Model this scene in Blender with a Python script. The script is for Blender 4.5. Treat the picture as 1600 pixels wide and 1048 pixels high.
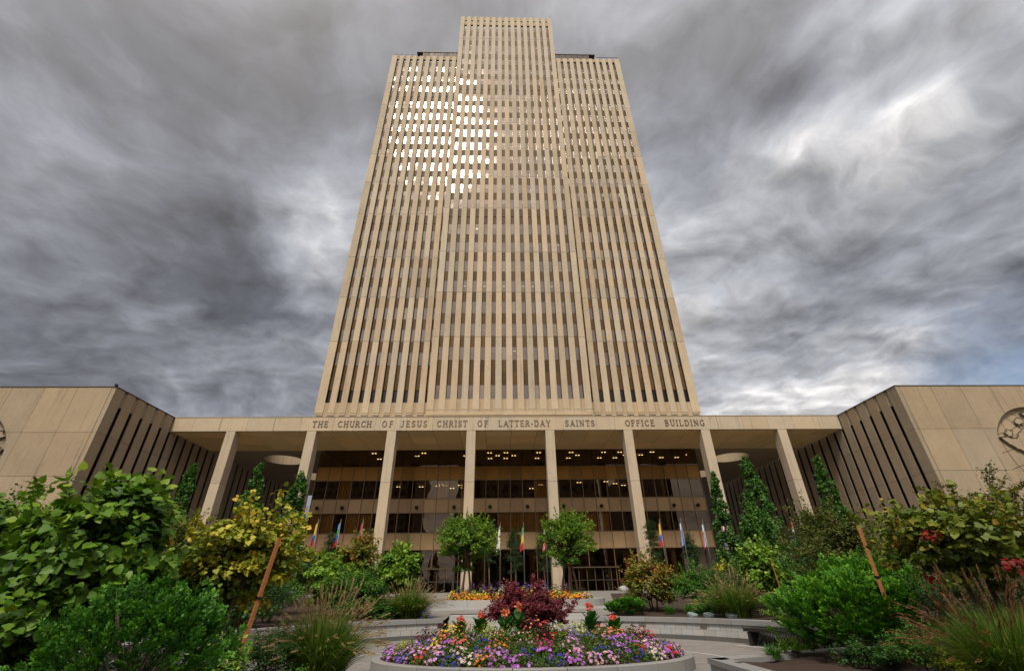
import bpy, math, random
import numpy as np
from mathutils import Vector, Matrix
rng = np.random.default_rng(7)
random.seed(7)
for o in list(bpy.data.objects): bpy.data.objects.remove(o)
scn = bpy.context.scene
COL = scn.collection
E = 1.6            # camera height above the lower plaza
X0 = 1.25          # axis of symmetry of the building
R = math.radians

# ------------------------------------------------------------------ camera
F, PIT, YAW, ROL = 695.99, 0.52018, 0.028408, -0.012939
cam = bpy.data.cameras.new('camera'); camo = bpy.data.objects.new('camera', cam); COL.objects.link(camo)
cam.sensor_width = 36; cam.lens = F/1600*36; cam.clip_start = .05; cam.clip_end = 3000
fw = Vector((math.sin(YAW)*math.cos(PIT), math.cos(YAW)*math.cos(PIT), math.sin(PIT)))
rt = Vector((math.cos(YAW), -math.sin(YAW), 0)); up = rt.cross(fw)
r2 = rt*math.cos(ROL)+up*math.sin(ROL); u2 = -rt*math.sin(ROL)+up*math.cos(ROL)
M = Matrix((r2, u2, -fw)).transposed().to_4x4(); M.translation = (0, 0, E)
camo.matrix_world = M
scn.camera = camo

# ------------------------------------------------------------------ exposure
scn.view_settings.view_transform = 'Standard'; scn.view_settings.look = 'None'
scn.view_settings.exposure = 0.98; scn.view_settings.gamma = 1; scn.view_settings.use_curve_mapping = False
scn.render.engine = 'CYCLES'
scn.cycles.max_bounces = 8; scn.cycles.transparent_max_bounces = 16

# ------------------------------------------------------------------ sun
SUN = Vector((-.115, -.58, .79)).normalized()
sl = bpy.data.lights.new('sun', 'SUN'); sl.energy = 1.5; sl.angle = R(10); sl.color = (1, .93, .82)
so = bpy.data.objects.new('sun', sl); COL.objects.link(so); so.rotation_euler = SUN.to_track_quat('Z', 'Y').to_euler()

# ------------------------------------------------------------------ node helper
class NT:
    def __init__(s, tree): s.t = tree; s.n = tree.nodes; s.l = tree.links
    def a(s, typ, ins=None, **kw):
        n = s.n.new(typ)
        for k, v in kw.items(): setattr(n, k, v)
        for k, v in (ins or {}).items():
            if hasattr(v, 'is_output') or isinstance(v, bpy.types.NodeSocket): s.l.new(v, n.inputs[k])
            else: n.inputs[k].default_value = v
        return n
    def m(s, op, a, b=None, c=None, clamp=False):
        n = s.n.new('ShaderNodeMath'); n.operation = op; n.use_clamp = clamp
        for i, v in enumerate((a, b, c)):
            if v is None: continue
            if isinstance(v, bpy.types.NodeSocket): s.l.new(v, n.inputs[i])
            else: n.inputs[i].default_value = v
        return n.outputs[0]
    def vm(s, op, a, b=None, out=0):
        n = s.n.new('ShaderNodeVectorMath'); n.operation = op
        for i, v in enumerate((a, b)):
            if v is None: continue
            if isinstance(v, bpy.types.NodeSocket): s.l.new(v, n.inputs[i])
            else: n.inputs[i].default_value = v
        return n.outputs[out]
    def mix(s, f, a, b, typ='RGBA', bt='MIX'):
        n = s.n.new('ShaderNodeMix'); n.data_type = typ; n.blend_type = bt
        ia, ib = (6, 7) if typ == 'RGBA' else (2, 3)
        for i, v in ((0, f), (ia, a), (ib, b)):
            if isinstance(v, bpy.types.NodeSocket): s.l.new(v, n.inputs[i])
            else: n.inputs[i].default_value = (*v, 1) if (isinstance(v, tuple) and len(v) == 3) else v
        return n.outputs[2 if typ == 'RGBA' else 0]
    def ramp(s, f, stops, interp='LINEAR'):
        n = s.n.new('ShaderNodeValToRGB'); n.color_ramp.interpolation = interp
        e = n.color_ramp.elements
        while len(e) < len(stops): e.new(.5)
        for el, (p, c) in zip(e, stops): el.position = p; el.color = (*c, 1)
        s.l.new(f, n.inputs[0]); return n.outputs[0]
    def noise(s, vec, scale, det=4, rough=.5, dist=0., out='Fac'):
        n = s.a('ShaderNodeTexNoise', {'Scale': scale, 'Detail': det, 'Roughness': rough, 'Distortion': dist})
        if vec is not None: s.l.new(vec, n.inputs['Vector'])
        return n.outputs[out]

# ------------------------------------------------------------------ sky: thick broken cloud over a Nishita sky
w = bpy.data.worlds.new('World'); scn.world = w; w.use_nodes = True
N = NT(w.node_tree); N.n.clear()
sky = N.a('ShaderNodeTexSky', sky_type='NISHITA', sun_disc=False, sun_elevation=R(54), sun_rotation=R(194))
tc = N.a('ShaderNodeTexCoord'); D = tc.outputs['Generated']
sep = N.a('ShaderNodeSeparateXYZ', {0: D}); dz = N.m('MAXIMUM', sep.outputs[2], 0.0)
den = N.m('ADD', dz, .22)
px = N.m('DIVIDE', sep.outputs[0], den); py = N.m('DIVIDE', sep.outputs[1], den)
P = N.a('ShaderNodeCombineXYZ', {0: px, 1: py, 2: 0.0}).outputs[0]
warp = N.noise(P, 1.5, 4, .55, 0, 'Color')
P1 = N.vm('ADD', P, N.vm('MULTIPLY', N.vm('SUBTRACT', warp, (.5, .5, .5)), (.42, .42, .0)))
rot = N.a('ShaderNodeMapping', {'Vector': P1, 'Rotation': (0, 0, R(-38)), 'Scale': (1.0, 1.3, 1.0), 'Location': (3.7, 1.2, .4)}).outputs[0]
n1 = N.noise(rot, 1.25, 8, .50, .0)
n2 = N.noise(P1, 2.9, 9, .58, .0)
n3 = N.noise(rot, 8.5, 6, .6, .1)
dens = N.m('ADD', N.m('MULTIPLY', N.m('SUBTRACT', n1, .5), 1.30), N.m('MULTIPLY', N.m('SUBTRACT', n2, .5), 1.45))
n4 = N.noise(P1, 15., 6, .62, .3)
# lumps: the side of each billow turned to the sun is lighter than the far side
def billow(sc, off, det):
    a_ = N.noise(P1, sc, det, .52); b_ = N.noise(N.vm('ADD', P1, off), sc, det, .52)
    return N.m('SUBTRACT', a_, b_)
lump = N.m('ADD', N.m('MULTIPLY', billow(3.0, (-.02, -.085, 0), 7), 2.2), N.m('MULTIPLY', billow(7.5, (-.008, -.035, 0), 6), 1.0))
dens = N.m('ADD', dens, N.m('ADD', N.m('MULTIPLY', N.m('SUBTRACT', n3, .5), .16), N.m('MULTIPLY', N.m('SUBTRACT', n4, .5), .20)))
# large masses of the cloud deck: (direction, cosine width, amount; + bright thin cloud, - dark thick cloud)
WD = N.vm('NORMALIZE', N.vm('ADD', D, N.vm('MULTIPLY', N.vm('SUBTRACT', N.noise(P, 2.6, 6, .6, 0, 'Color'), (.5, .5, .5)), (.24, .24, .24))))
BL = [((-.64, .392, .66), .10, -.40), ((-.05, .4, .9), .06, -.14), ((-.70, .50, .50), .03, .05), ((-.536, .678, .502), .0060, -.42), ((-.47, .72, .47), .004, -.28), ((-.41, .76, .47), .003, -.24), ((-.60, .64, .49), .004, -.14),
      ((-.332, .611, .719), .018, .30), ((-.552, .768, .324), .03, .18), ((-.724, .628, .286), .009, -.38), ((-.429, .50, .75), .04, -.12), ((-.38, .66, .62), .006, .22),
      ((-.66, .62, .42), .02, .12), ((.505, .425, .750), .0030, -.46), ((.468, .45, .760), .0024, -.36), ((.595, .50, .62), .05, .20),
      ((.55, .38, .70), .010, .10), ((.602, .659, .451), .03, -.32), ((.516, .795, .319), .03, .38), ((.40, .60, .69), .008, -.22), ((.47, .55, .68), .004, .28),
      ((.697, .60, .40), .02, -.16), ((.66, .68, .33), .006, .24), ((-.30, .72, .60), .01, .16), ((.72, .62, .28), .008, .26)]
for d, wd, am in BL:
    dv = Vector(d).normalized()
    dt = N.vm('DOT_PRODUCT', WD, tuple(dv), out=1)
    g = N.m('EXPONENT', N.m('DIVIDE', N.m('SUBTRACT', dt, 1.0), wd))
    dens = N.m('MULTIPLY_ADD', g, am, dens)
val = N.m('ADD', N.m('MULTIPLY', dens, .86), .485, clamp=True)
cl = N.ramp(val, [(0, (.052, .056, .070)), (.14, (.078, .082, .098)), (.25, (.098, .103, .122)), (.5, (.149, .155, .175)), (.72, (.220, .225, .242)), (.88, (.325, .32, .325)), (1, (.46, .45, .445))])
# cloud before the sun glows; wide halo added to light facade and wing sides
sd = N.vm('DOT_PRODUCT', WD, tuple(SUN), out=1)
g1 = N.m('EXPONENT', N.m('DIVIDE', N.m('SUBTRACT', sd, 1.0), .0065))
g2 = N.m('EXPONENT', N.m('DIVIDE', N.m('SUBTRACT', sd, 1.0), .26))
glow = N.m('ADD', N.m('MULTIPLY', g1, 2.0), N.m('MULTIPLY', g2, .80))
lf = N.m('MAXIMUM', N.m('ADD', lump, 1.0), .45)
cl = N.vm('MULTIPLY', cl, N.a('ShaderNodeCombineXYZ', {0: lf, 1: lf, 2: lf}).outputs[0])
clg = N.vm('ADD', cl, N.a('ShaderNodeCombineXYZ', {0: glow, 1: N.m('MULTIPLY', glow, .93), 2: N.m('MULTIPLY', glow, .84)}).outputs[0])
# a thin blue gap low on the right
bd = N.vm('DOT_PRODUCT', WD, tuple(Vector((.775, .57, .25)).normalized()), out=1)
gap = N.m('MULTIPLY', N.m('EXPONENT', N.m('DIVIDE', N.m('SUBTRACT', bd, 1.0), 0.005)), .7, clamp=True)
bg_s = N.a('ShaderNodeBackground', {'Color': sky.outputs[0], 'Strength': .065})
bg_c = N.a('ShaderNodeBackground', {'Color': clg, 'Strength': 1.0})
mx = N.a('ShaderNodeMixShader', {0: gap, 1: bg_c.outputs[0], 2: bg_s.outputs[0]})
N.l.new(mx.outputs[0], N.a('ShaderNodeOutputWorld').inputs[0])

# ------------------------------------------------------------------ materials
MATS = {}
def newmat(name):
    m = bpy.data.materials.new(name); m.use_nodes = True; m.node_tree.nodes.clear(); MATS[name] = m
    return m, NT(m.node_tree)
def out(N, sh): N.l.new(sh, N.a('ShaderNodeOutputMaterial').inputs[0])
def solid(name, col, rough=.6, metal=0., var=.0, scale=8., bump=0., spec=.5):
    m, N = newmat(name)
    c = N.a('ShaderNodeTexCoord').outputs['Object']
    n = N.noise(c, scale, 5, .6)
    f = N.m('ADD', N.m('MULTIPLY', N.m('SUBTRACT', n, .5), 2*max(var, .06)), 1.0)
    cc = N.vm('MULTIPLY', (*col,), N.a('ShaderNodeCombineXYZ', {0: f, 1: f, 2: f}).outputs[0])
    b = N.a('ShaderNodeBsdfPrincipled', {'Base Color': cc, 'Roughness': rough, 'Metallic': metal, 'Specular IOR Level': spec})
    if bump:
        bp = N.a('ShaderNodeBump', {'Strength': bump, 'Distance': .02, 'Height': n}); N.l.new(bp.outputs[0], b.inputs['Normal'])
    out(N, b.outputs[0]); return m

def concrete(name, col, pv=.06, stain=.14, rough=.85, fine=9., streak=.10, dirt=(.55, .46, .36)):
    """precast exposed-aggregate concrete: tone differs panel by panel, blotches, grain and rain streaks"""
    m, N = newmat(name)
    geo = N.a('ShaderNodeNewGeometry'); pos = geo.outputs['Position']
    oi = N.a('ShaderNodeObjectInfo').outputs['Random']
    big = N.noise(pos, .35, 5, .6)
    med = N.noise(pos, 2.2, 6, .65)
    fin = N.noise(pos, fine, 3, .7)
    st = N.noise(N.a('ShaderNodeMapping', {'Vector': pos, 'Scale': (3.2, 3.2, .12)}).outputs[0], 1.0, 5, .65)
    f = N.m('ADD', N.m('MULTIPLY', N.m('SUBTRACT', oi, .5), 2*pv), 1.0)
    f = N.m('ADD', f, N.m('MULTIPLY', N.m('SUBTRACT', big, .5), stain*1.3))
    f = N.m('ADD', f, N.m('MULTIPLY', N.m('SUBTRACT', med, .5), stain))
    f = N.m('ADD', f, N.m('MULTIPLY', N.m('SUBTRACT', fin, .5), .22))
    f = N.m('SUBTRACT', f, N.m('MULTIPLY', N.a('ShaderNodeMapRange', {0: st, 1: .55, 2: .8}).outputs[0], streak*2))
    h = N.noise(pos, .9, 4, .6)
    warm = N.mix(N.m('FRACT', N.m('MULTIPLY', oi, 7.3)), tuple(c*a for c, a in zip(col, (1.03, .985, .94))), tuple(c*a for c, a in zip(col, (.97, 1.0, 1.04))))
    c = N.vm('MULTIPLY', warm, N.a('ShaderNodeCombineXYZ', {0: f, 1: f, 2: f}).outputs[0])
    c = N.mix(N.m('MULTIPLY', N.a('ShaderNodeMapRange', {0: h, 1: .58, 2: .8}).outputs[0], .22), c, tuple(a*b for a, b in zip(col, dirt)))
    bp = N.a('ShaderNodeBump', {'Strength': .25, 'Distance': .02, 'Height': fin})
    b = N.a('ShaderNodeBsdfPrincipled', {'Base Color': c, 'Roughness': rough, 'Specular IOR Level': .25, 'Normal': bp.outputs[0]})
    out(N, b.outputs[0]); return m

concrete('tower_concrete', (.43, .347, .24), pv=.11, stain=.30, streak=.22)
concrete('wing_concrete', (.315, .248, .167), pv=.07, stain=.30, streak=.22)
concrete('fascia_concrete', (.44, .355, .25), pv=.06, stain=.22, streak=.22)
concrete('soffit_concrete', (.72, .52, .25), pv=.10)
concrete('granite', (.235, .23, .22), pv=.07, stain=.10, fine=45., streak=.03, rough=.6)
concrete('granite_pale', (.36, .355, .34), pv=.08, stain=.12, fine=45., streak=.06, rough=.65)
concrete('granite_dark', (.105, .10, .095), pv=.07, stain=.10, fine=45., streak=.03, rough=.6)
concrete('slate', (.20, .25, .27), pv=.1, stain=.3, fine=12., rough=.6)
solid('bronze', (.035, .022, .013), .4, .6)
solid('bronze_light', (.22, .15, .08), .45, .4)
solid('bronze_door', (.10, .07, .04), .5, .4)
solid('dark_roof', (.075, .05, .045), .6)
solid('black_metal', (.012, .011, .011), .45, .5)
solid('bench_metal', (.03, .022, .02), .5, .4)
solid('steel_pole', (.16, .15, .14), .4, .7)
solid('letter_bronze', (.12, .08, .05), .55, .3)
solid('stake_wood', (.33, .115, .035), .75, 0, .5, 26., .4)
solid('bark', (.075, .052, .035), .9, 0, .35, 22., .6)
solid('bark_red', (.16, .075, .05), .85, 0, .3, 22., .5)
solid('mulch', (.036, .018, .010), .95, 0, .5, 30., .9)
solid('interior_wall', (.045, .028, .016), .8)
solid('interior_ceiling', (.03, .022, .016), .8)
solid('relief_dark', (.05, .035, .02), .8)

def panes(name, tint, refl, rough=.07, blind=0., dark=(.012, .009, .007)):
    """window glass of the tower: coated bronze glass over a dark room, some with drawn blinds"""
    m, N = newmat(name)
    oi = N.a('ShaderNodeObjectInfo').outputs['Random']
    pos = N.a('ShaderNodeNewGeometry').outputs['Position']
    bl = N.m('GREATER_THAN', N.m('FRACT', N.m('MULTIPLY', oi, 13.7)), 1-blind)
    base = N.mix(bl, dark, (.17, .14, .09))
    base = N.mix(N.m('MULTIPLY', N.noise(pos, .6, 2, .5), .5), base, (.06, .045, .035))
    nz = N.noise(pos, .5, 2, .5)
    bp = N.a('ShaderNodeBump', {'Strength': .05, 'Distance': .2, 'Height': nz})
    wn = N.a('ShaderNodeTexWhiteNoise', {'Vector': N.vm('FLOOR', N.vm('MULTIPLY', pos, (.62, .1, .48)))}, noise_dimensions='3D')
    tl = N.vm('MULTIPLY', N.vm('SUBTRACT', wn.outputs['Color'], (.5, .5, .5)), (.035, 0, .035))
    bn = N.vm('NORMALIZE', N.vm('ADD', bp.outputs[0], tl))
    d = N.a('ShaderNodeBsdfDiffuse', {'Color': base})
    g = N.a('ShaderNodeBsdfGlossy', {'Color': (*tint, 1), 'Roughness': rough, 'Normal': bn})
    fr = N.a('ShaderNodeFresnel', {'IOR': 1.6})
    fac = N.m('MULTIPLY_ADD', fr.outputs[0], 1-refl, refl, clamp=True)
    out(N, N.a('ShaderNodeMixShader', {0: fac, 1: d.outputs[0], 2: g.outputs[0]}).outputs[0]); return m
panes('tower_glass', (.56, .47, .42), .20, blind=.10)
panes('wing_glass', (.45, .36, .32), .22)
panes('penthouse_glass', (.42, .37, .34), .14)
def spandrel(name, col, refl=.12, rough=.28):
    m, N = newmat(name)
    oi = N.a('ShaderNodeObjectInfo').outputs['Random']
    pos = N.a('ShaderNodeNewGeometry').outputs['Position']
    f = N.m('MULTIPLY_ADD', N.m('SUBTRACT', oi, .5), .5, 1.0)
    f = N.m('ADD', f, N.m('MULTIPLY', N.m('SUBTRACT', N.noise(pos, 1.1, 4, .6), .5), .4))
    c = N.vm('MULTIPLY', (*col,), N.a('ShaderNodeCombineXYZ', {0: f, 1: f, 2: f}).outputs[0])
    b = N.a('ShaderNodeBsdfPrincipled', {'Base Color': c, 'Roughness': rough, 'Metallic': refl*2, 'Specular IOR Level': .18})
    out(N, b.outputs[0]); return m
spandrel('tower_spandrel', (.095, .050, .018), .0, .6)
spandrel('lobby_spandrel_gold', (.27, .135, .03), .15, .35)
spandrel('lobby_spandrel_tan', (.34, .225, .12), .1, .45)
def clear_glass(name, tint, refl_tint=(.8, .72, .66), ior=1.55, base=.03):
    m, N = newmat(name)
    pos = N.a('ShaderNodeNewGeometry').outputs['Position']
    bp = N.a('ShaderNodeBump', {'Strength': .05, 'Distance': .3, 'Height': N.noise(pos, .35, 2, .5)})
    t = N.a('ShaderNodeBsdfTransparent', {'Color': (*tint, 1)})
    g = N.a('ShaderNodeBsdfGlossy', {'Color': (*refl_tint, 1), 'Roughness': .01, 'Normal': bp.outputs[0]})
    fr = N.a('ShaderNodeFresnel', {'IOR': ior})
    out(N, N.a('ShaderNodeMixShader', {0: N.m('ADD', fr.outputs[0], base, clamp=True), 1: t.outputs[0], 2: g.outputs[0]}).outputs[0]); return m
clear_glass('lobby_glass', (.82, .70, .52), (.75, .62, .52))
def emis(name, col, st):
    m, N = newmat(name); out(N, N.a('ShaderNodeEmission', {'Color': (*col, 1), 'Strength': st}).outputs[0]); return m
emis('ceiling_lamp', (1, .88, .60), 1.7)
emis('ceiling_lamp_white', (1, .86, .6), .55)

def leafmat(name, cols, trans=.2, rough=.5, rot=0):
    """leaf tissue: each leaf has its own tone (attribute rnd), thin enough to let light through"""
    m, N = newmat(name)
    at = N.a('ShaderNodeAttribute', attribute_name='rnd')
    k = len(cols)
    c = N.ramp(at.outputs['Fac'], [(p, c) for p, c in cols])
    nz = N.noise(N.a('ShaderNodeNewGeometry').outputs['Position'], 40., 2, .5)
    f = N.m('MULTIPLY_ADD', N.m('SUBTRACT', nz, .5), .35, 1.0)
    c = N.vm('MULTIPLY', c, N.a('ShaderNodeCombineXYZ', {0: f, 1: f, 2: f}).outputs[0])
    b = N.a('ShaderNodeBsdfPrincipled', {'Base Color': c, 'Roughness': rough, 'Specular IOR Level': .28})
    t = N.a('ShaderNodeBsdfTranslucent', {'Color': N.vm('MULTIPLY', c, (1.1, 1.25, .5))})
    out(N, N.a('ShaderNodeMixShader', {0: trans, 1: b.outputs[0], 2: t.outputs[0]}).outputs[0]); return m
leafmat('leaf_heart', [(0, (.025, .07, .006)), (.4, (.065, .15, .010)), (.8, (.13, .23, .015)), (.96, (.22, .29, .02)), (1, (.38, .30, .02))])
leafmat('leaf_yellow', [(0, (.09, .14, .012)), (.45, (.17, .22, .02)), (.72, (.40, .37, .03)), (.90, (.56, .42, .045)), (1, (.45, .14, .02))])
leafmat('leaf_redbud_r', [(0, (.03, .065, .008)), (.35, (.09, .13, .012)), (.75, (.16, .19, .018)), (.93, (.26, .18, .02)), (1, (.30, .03, .015))])
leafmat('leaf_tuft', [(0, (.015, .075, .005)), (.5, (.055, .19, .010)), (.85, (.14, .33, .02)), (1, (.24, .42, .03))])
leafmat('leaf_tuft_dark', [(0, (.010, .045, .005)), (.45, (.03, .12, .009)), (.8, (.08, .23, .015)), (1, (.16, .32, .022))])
leafmat('leaf_small', [(0, (.010, .035, .006)), (.5, (.025, .075, .010)), (1, (.055, .125, .016))])
leafmat('leaf_small_bright', [(0, (.022, .085, .008)), (.5, (.05, .15, .012)), (1, (.11, .22, .02))])
leafmat('leaf_autumn', [(0, (.06, .11, .012)), (.4, (.15, .16, .02)), (.7, (.24, .18, .02)), (.88, (.28, .10, .02)), (1, (.22, .03, .015))])
leafmat('leaf_lime', [(0, (.05, .13, .010)), (.5, (.12, .24, .018)), (1, (.24, .34, .03))])
leafmat('leaf_olive', [(0, (.03, .05, .008)), (.5, (.075, .09, .012)), (.85, (.12, .13, .018)), (1, (.16, .08, .02))])
leafmat('leaf_cone', [(0, (.02, .07, .010)), (.5, (.05, .14, .018)), (1, (.10, .20, .03))])
leafmat('leaf_round', [(0, (.02, .075, .008)), (.5, (.07, .17, .012)), (1, (.22, .31, .022))])
leafmat('leaf_column', [(0, (.008, .028, .007)), (.5, (.018, .055, .012)), (1, (.04, .09, .018))])
leafmat('leaf_smoke', [(0, (.035, .006, .010)), (.5, (.11, .014, .024)), (1, (.26, .04, .055))])
leafmat('leaf_maroon', [(0, (.010, .010, .006)), (.5, (.035, .010, .008)), (1, (.07, .016, .012))])
leafmat('leaf_canna', [(0, (.03, .11, .018)), (1, (.07, .20, .03))])
leafmat('leaf_yellowgreen', [(0, (.10, .17, .010)), (1, (.33, .36, .02))])
leafmat('leaf_bedding', [(0, (.02, .055, .008)), (1, (.09, .17, .016))])
leafmat('grass_blade', [(0, (.025, .085, .008)), (.55, (.09, .18, .016)), (1, (.24, .25, .05))])
leafmat('grass_blade_green', [(0, (.03, .11, .015)), (1, (.10, .24, .03))])
leafmat('grass_plume', [(0, (.26, .17, .08)), (1, (.50, .37, .20))], .2, .8)
leafmat('grass_plume_red', [(0, (.14, .06, .025)), (1, (.28, .14, .07))], .2, .8)
leafmat('red_leaf', [(0, (.09, .008, .006)), (1, (.27, .022, .014))])
PET = dict(purple=(.42, .10, .52), lilac=(.55, .24, .62), pink=(.72, .36, .42), white=(.66, .52, .50), blue=(.035, .035, .40), violet=(.20, .10, .48),
           red=(.52, .02, .02), orange=(.75, .20, .01), marigold=(.72, .28, .015), yellow=(.75, .52, .04), coral=(.72, .12, .08),
           salmon=(.75, .22, .11), maroon=(.10, .006, .012), cream=(.7, .66, .35), magenta=(.45, .02, .16))
for k, c in PET.items():
    leafmat('petal_'+k, [(0, tuple(x*.7 for x in c)), (1, tuple(min(.85, x*1.15) for x in c))], .25, .6)
def mat(n): return MATS[n]

# paving: concrete pavers with fine joints
m, N = newmat('paving')
pos = N.a('ShaderNodeNewGeometry').outputs['Position']
bk = N.a('ShaderNodeTexBrick', {'Vector': pos, 'Color1': (.185, .168, .15, 1), 'Color2': (.235, .213, .195, 1), 'Mortar': (.10, .09, .08, 1), 'Scale': 1.0, 'Mortar Size': .006, 'Brick Width': .45, 'Row Height': .225})
nz = N.noise(pos, 1.3, 6, .65); nf = N.noise(pos, 60., 3, .6)
f = N.m('ADD', N.m('MULTIPLY_ADD', N.m('SUBTRACT', nz, .5), .35, 1.0), N.m('MULTIPLY', N.m('SUBTRACT', nf, .5), .25))
c = N.vm('MULTIPLY', bk.outputs['Color'], N.a('ShaderNodeCombineXYZ', {0: f, 1: f, 2: f}).outputs[0])
out(N, N.a('ShaderNodeBsdfPrincipled', {'Base Color': c, 'Roughness': .75, 'Specular IOR Level': .3}).outputs[0])

# ------------------------------------------------------------------ object helpers
def wloc(o):
    v = Vector((0, 0, 0))
    while o is not None: v += o.location; o = o.parent
    return v
def thing(name, label, cat, loc=(0, 0, 0), rz=0., group=None):
    o = bpy.data.objects.new(name, None); COL.objects.link(o); o.location = loc; o.rotation_euler = (0, 0, rz)
    o.empty_display_size = .2; o['label'] = label; o['category'] = cat
    if group: o['group'] = group
    return o
def tag(o, label, cat, group=None, kind=None):
    o['label'] = label
    if cat: o['category'] = cat
    if group: o['group'] = group
    if kind: o['kind'] = kind
    return o
def mesh(name, V, Fc, m, smooth=False):
    me = bpy.data.meshes.new(name); me.from_pydata([tuple(v) for v in V], [], Fc)
    if m: me.materials.append(mat(m) if isinstance(m, str) else m)
    if smooth: me.polygons.foreach_set('use_smooth', [True]*len(me.polygons))
    me.update(); return me
def link(name, me, parent=None, loc=(0, 0, 0), world=True):
    """place a mesh object; loc is in world metres (world=True) or in the parent's own space"""
    o = bpy.data.objects.new(name, me); COL.objects.link(o)
    if parent is not None:
        o.parent = parent
        o.location = (Vector(loc) - wloc(parent)) if world else Vector(loc)
    else: o.location = loc
    return o
BF = [(0, 3, 2, 1), (4, 5, 6, 7), (0, 1, 5, 4), (1, 2, 6, 5), (2, 3, 7, 6), (3, 0, 4, 7)]
def boxv(x0, x1, y0, y1, z0, z1):
    return [(x0, y0, z0), (x1, y0, z0), (x1, y1, z0), (x0, y1, z0), (x0, y0, z1), (x1, y0, z1), (x1, y1, z1), (x0, y1, z1)]
_cache = {}
def box(name, m, parent, x0, x1, y0, y1, z0, z1, ch=0.):
    """a box part with optional chamfered vertical edges; meshes of one size are shared"""
    dx, dy, dz_ = x1-x0, y1-y0, z1-z0
    key = (name, m, round(dx, 4), round(dy, 4), round(dz_, 4), ch)
    if key not in _cache:
        if ch:
            a, b = dx/2, dy/2
            pr = [(-a+ch, -b), (a-ch, -b), (a, -b+ch), (a, b), (-a, b), (-a, -b+ch)]
            _cache[key] = mesh(name, *prism(pr, -dz_/2, dz_/2), m)
        else: _cache[key] = mesh(name, boxv(-dx/2, dx/2, -dy/2, dy/2, -dz_/2, dz_/2), BF, m)
    return link(name, _cache[key], parent, ((x0+x1)/2, (y0+y1)/2, (z0+z1)/2))
def prism(pr, z0, z1):
    n = len(pr); V = [(x, y, z0) for x, y in pr]+[(x, y, z1) for x, y in pr]
    Fc = [tuple(range(n))[::-1], tuple(range(n, 2*n))]+[(i, (i+1) % n, n+(i+1) % n, n+i) for i in range(n)]
    return V, Fc
class MB:
    def __init__(s): s.V = []; s.F = []
    def add(s, V, Fc):
        b = len(s.V); s.V += [tuple(v) for v in V]; s.F += [tuple(i+b for i in f) for f in Fc]; return s
    def box(s, *a): return s.add(boxv(*a), BF)
    def tube(s, pts, rad, n=6, cap=True):
        pts = [Vector(p) for p in pts]; rad = rad if hasattr(rad, '__len__') else [rad]*len(pts)
        V = []; Fc = []
        for i, p in enumerate(pts):
            d = (pts[min(i+1, len(pts)-1)]-pts[max(i-1, 0)]).normalized()
            a = d.cross(Vector((0, 0, 1)) if abs(d.z) < .95 else Vector((1, 0, 0))).normalized(); b = d.cross(a)
            for k in range(n):
                t = 2*math.pi*k/n; V.append(p+(a*math.cos(t)+b*math.sin(t))*rad[i])
        for i in range(len(pts)-1):
            for k in range(n): Fc.append((i*n+k, i*n+(k+1) % n, (i+1)*n+(k+1) % n, (i+1)*n+k))
        if cap: Fc += [tuple(range(n))[::-1], tuple((len(pts)-1)*n+k for k in range(n))]
        return s.add(V, Fc)
    def build(s, name, m, parent=None, smooth=False, loc=(0, 0, 0), world=True):
        """vertices are in world metres relative to loc"""
        return link(name, mesh(name, s.V, s.F, m, smooth), parent, loc, world)

# ================================================================== GROUND
def zt(y):      # height of the upper terrace rising gently towards the doors
    return float(np.interp(y, [0, 22, 27, 50, 400], [.60, .60, .85, 1.52, 1.52]))
o = MB().add([(-700, -300, 0), (700, -300, 0), (700, 900, 0), (-700, 900, 0)], [(0, 1, 2, 3)]).build('plaza_paving', 'paving'); o['kind'] = 'structure'
CX, CY, RW = .6, 12.9, 9.0
def arc_y(x):
    if -2.3 < x < 3.9: return 24.2
    d = x-CX
    return CY+math.sqrt(max(0., 9.4**2-d*d)) if abs(d) < 9.4 else CY
xs = sorted(set([round(v, 3) for v in np.arange(-70, 72, 2.)]+[round(v, 3) for v in np.arange(-9.4, 10.6, .25)]+[-8.8, 10.0, -2.301, -2.299, 3.899, 3.901]))
ts = [0, .02, .05, .08, .12, .16, .2, .25, .3, .35, .45, .6, .8, 1.]
V = []; Fc = []
for x in xs:
    y0 = arc_y(x)
    for t in ts: y = y0+(90-y0)*t; V.append((x, y, zt(y)))
for i in range(len(xs)-1):
    for j in range(len(ts)-1): a = i*len(ts)+j; Fc.append((a, a+len(ts), a+len(ts)+1, a+1))
o = MB().add(V, Fc).build('terrace_paving', 'paving'); o['kind'] = 'structure'
def soil_sheet(name, f_in, side):
    V = []; Fc = []; ys = [CY+.02]+[round(CY+k*.5, 3) for k in range(1, 14)]+[19.6, 20.2, 20.8, 21.3, 21.7, 22.2, 23, 24, 26, 28, 31, 34, 38, 42]
    for y in ys:
        d = y-CY; xin = f_in(y)
        if d < 9.42:
            xa = CX+side*math.sqrt(max(0, 9.42**2-d*d)); xin = max(xin, xa) if side > 0 else min(xin, xa)
        for k in range(9):
            t = k/8; x = xin+(side*48-xin)*t**1.6; V.append((x, y, zt(y)+.05+(.03*math.sin(x*3.1+y*2.3) if k else 0)))
    for i in range(len(ys)-1):
        for k in range(8):
            a = i*9+k; q = (a, a+1, a+10, a+9); Fc.append(q if side > 0 else q[::-1])
    o = MB().add(V, Fc).build(name, 'mulch'); o['kind'] = 'structure'
soil_sheet('planting_soil_left', lambda y: float(np.interp(y, [12, 22, 24, 42], [-2.6, -2.7, -4.2, -7.5])), -1)
soil_sheet('planting_soil_right', lambda y: float(np.interp(y, [12, 22, 24, 42], [4.3, 4.4, 5.4, 9.])), 1)

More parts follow.
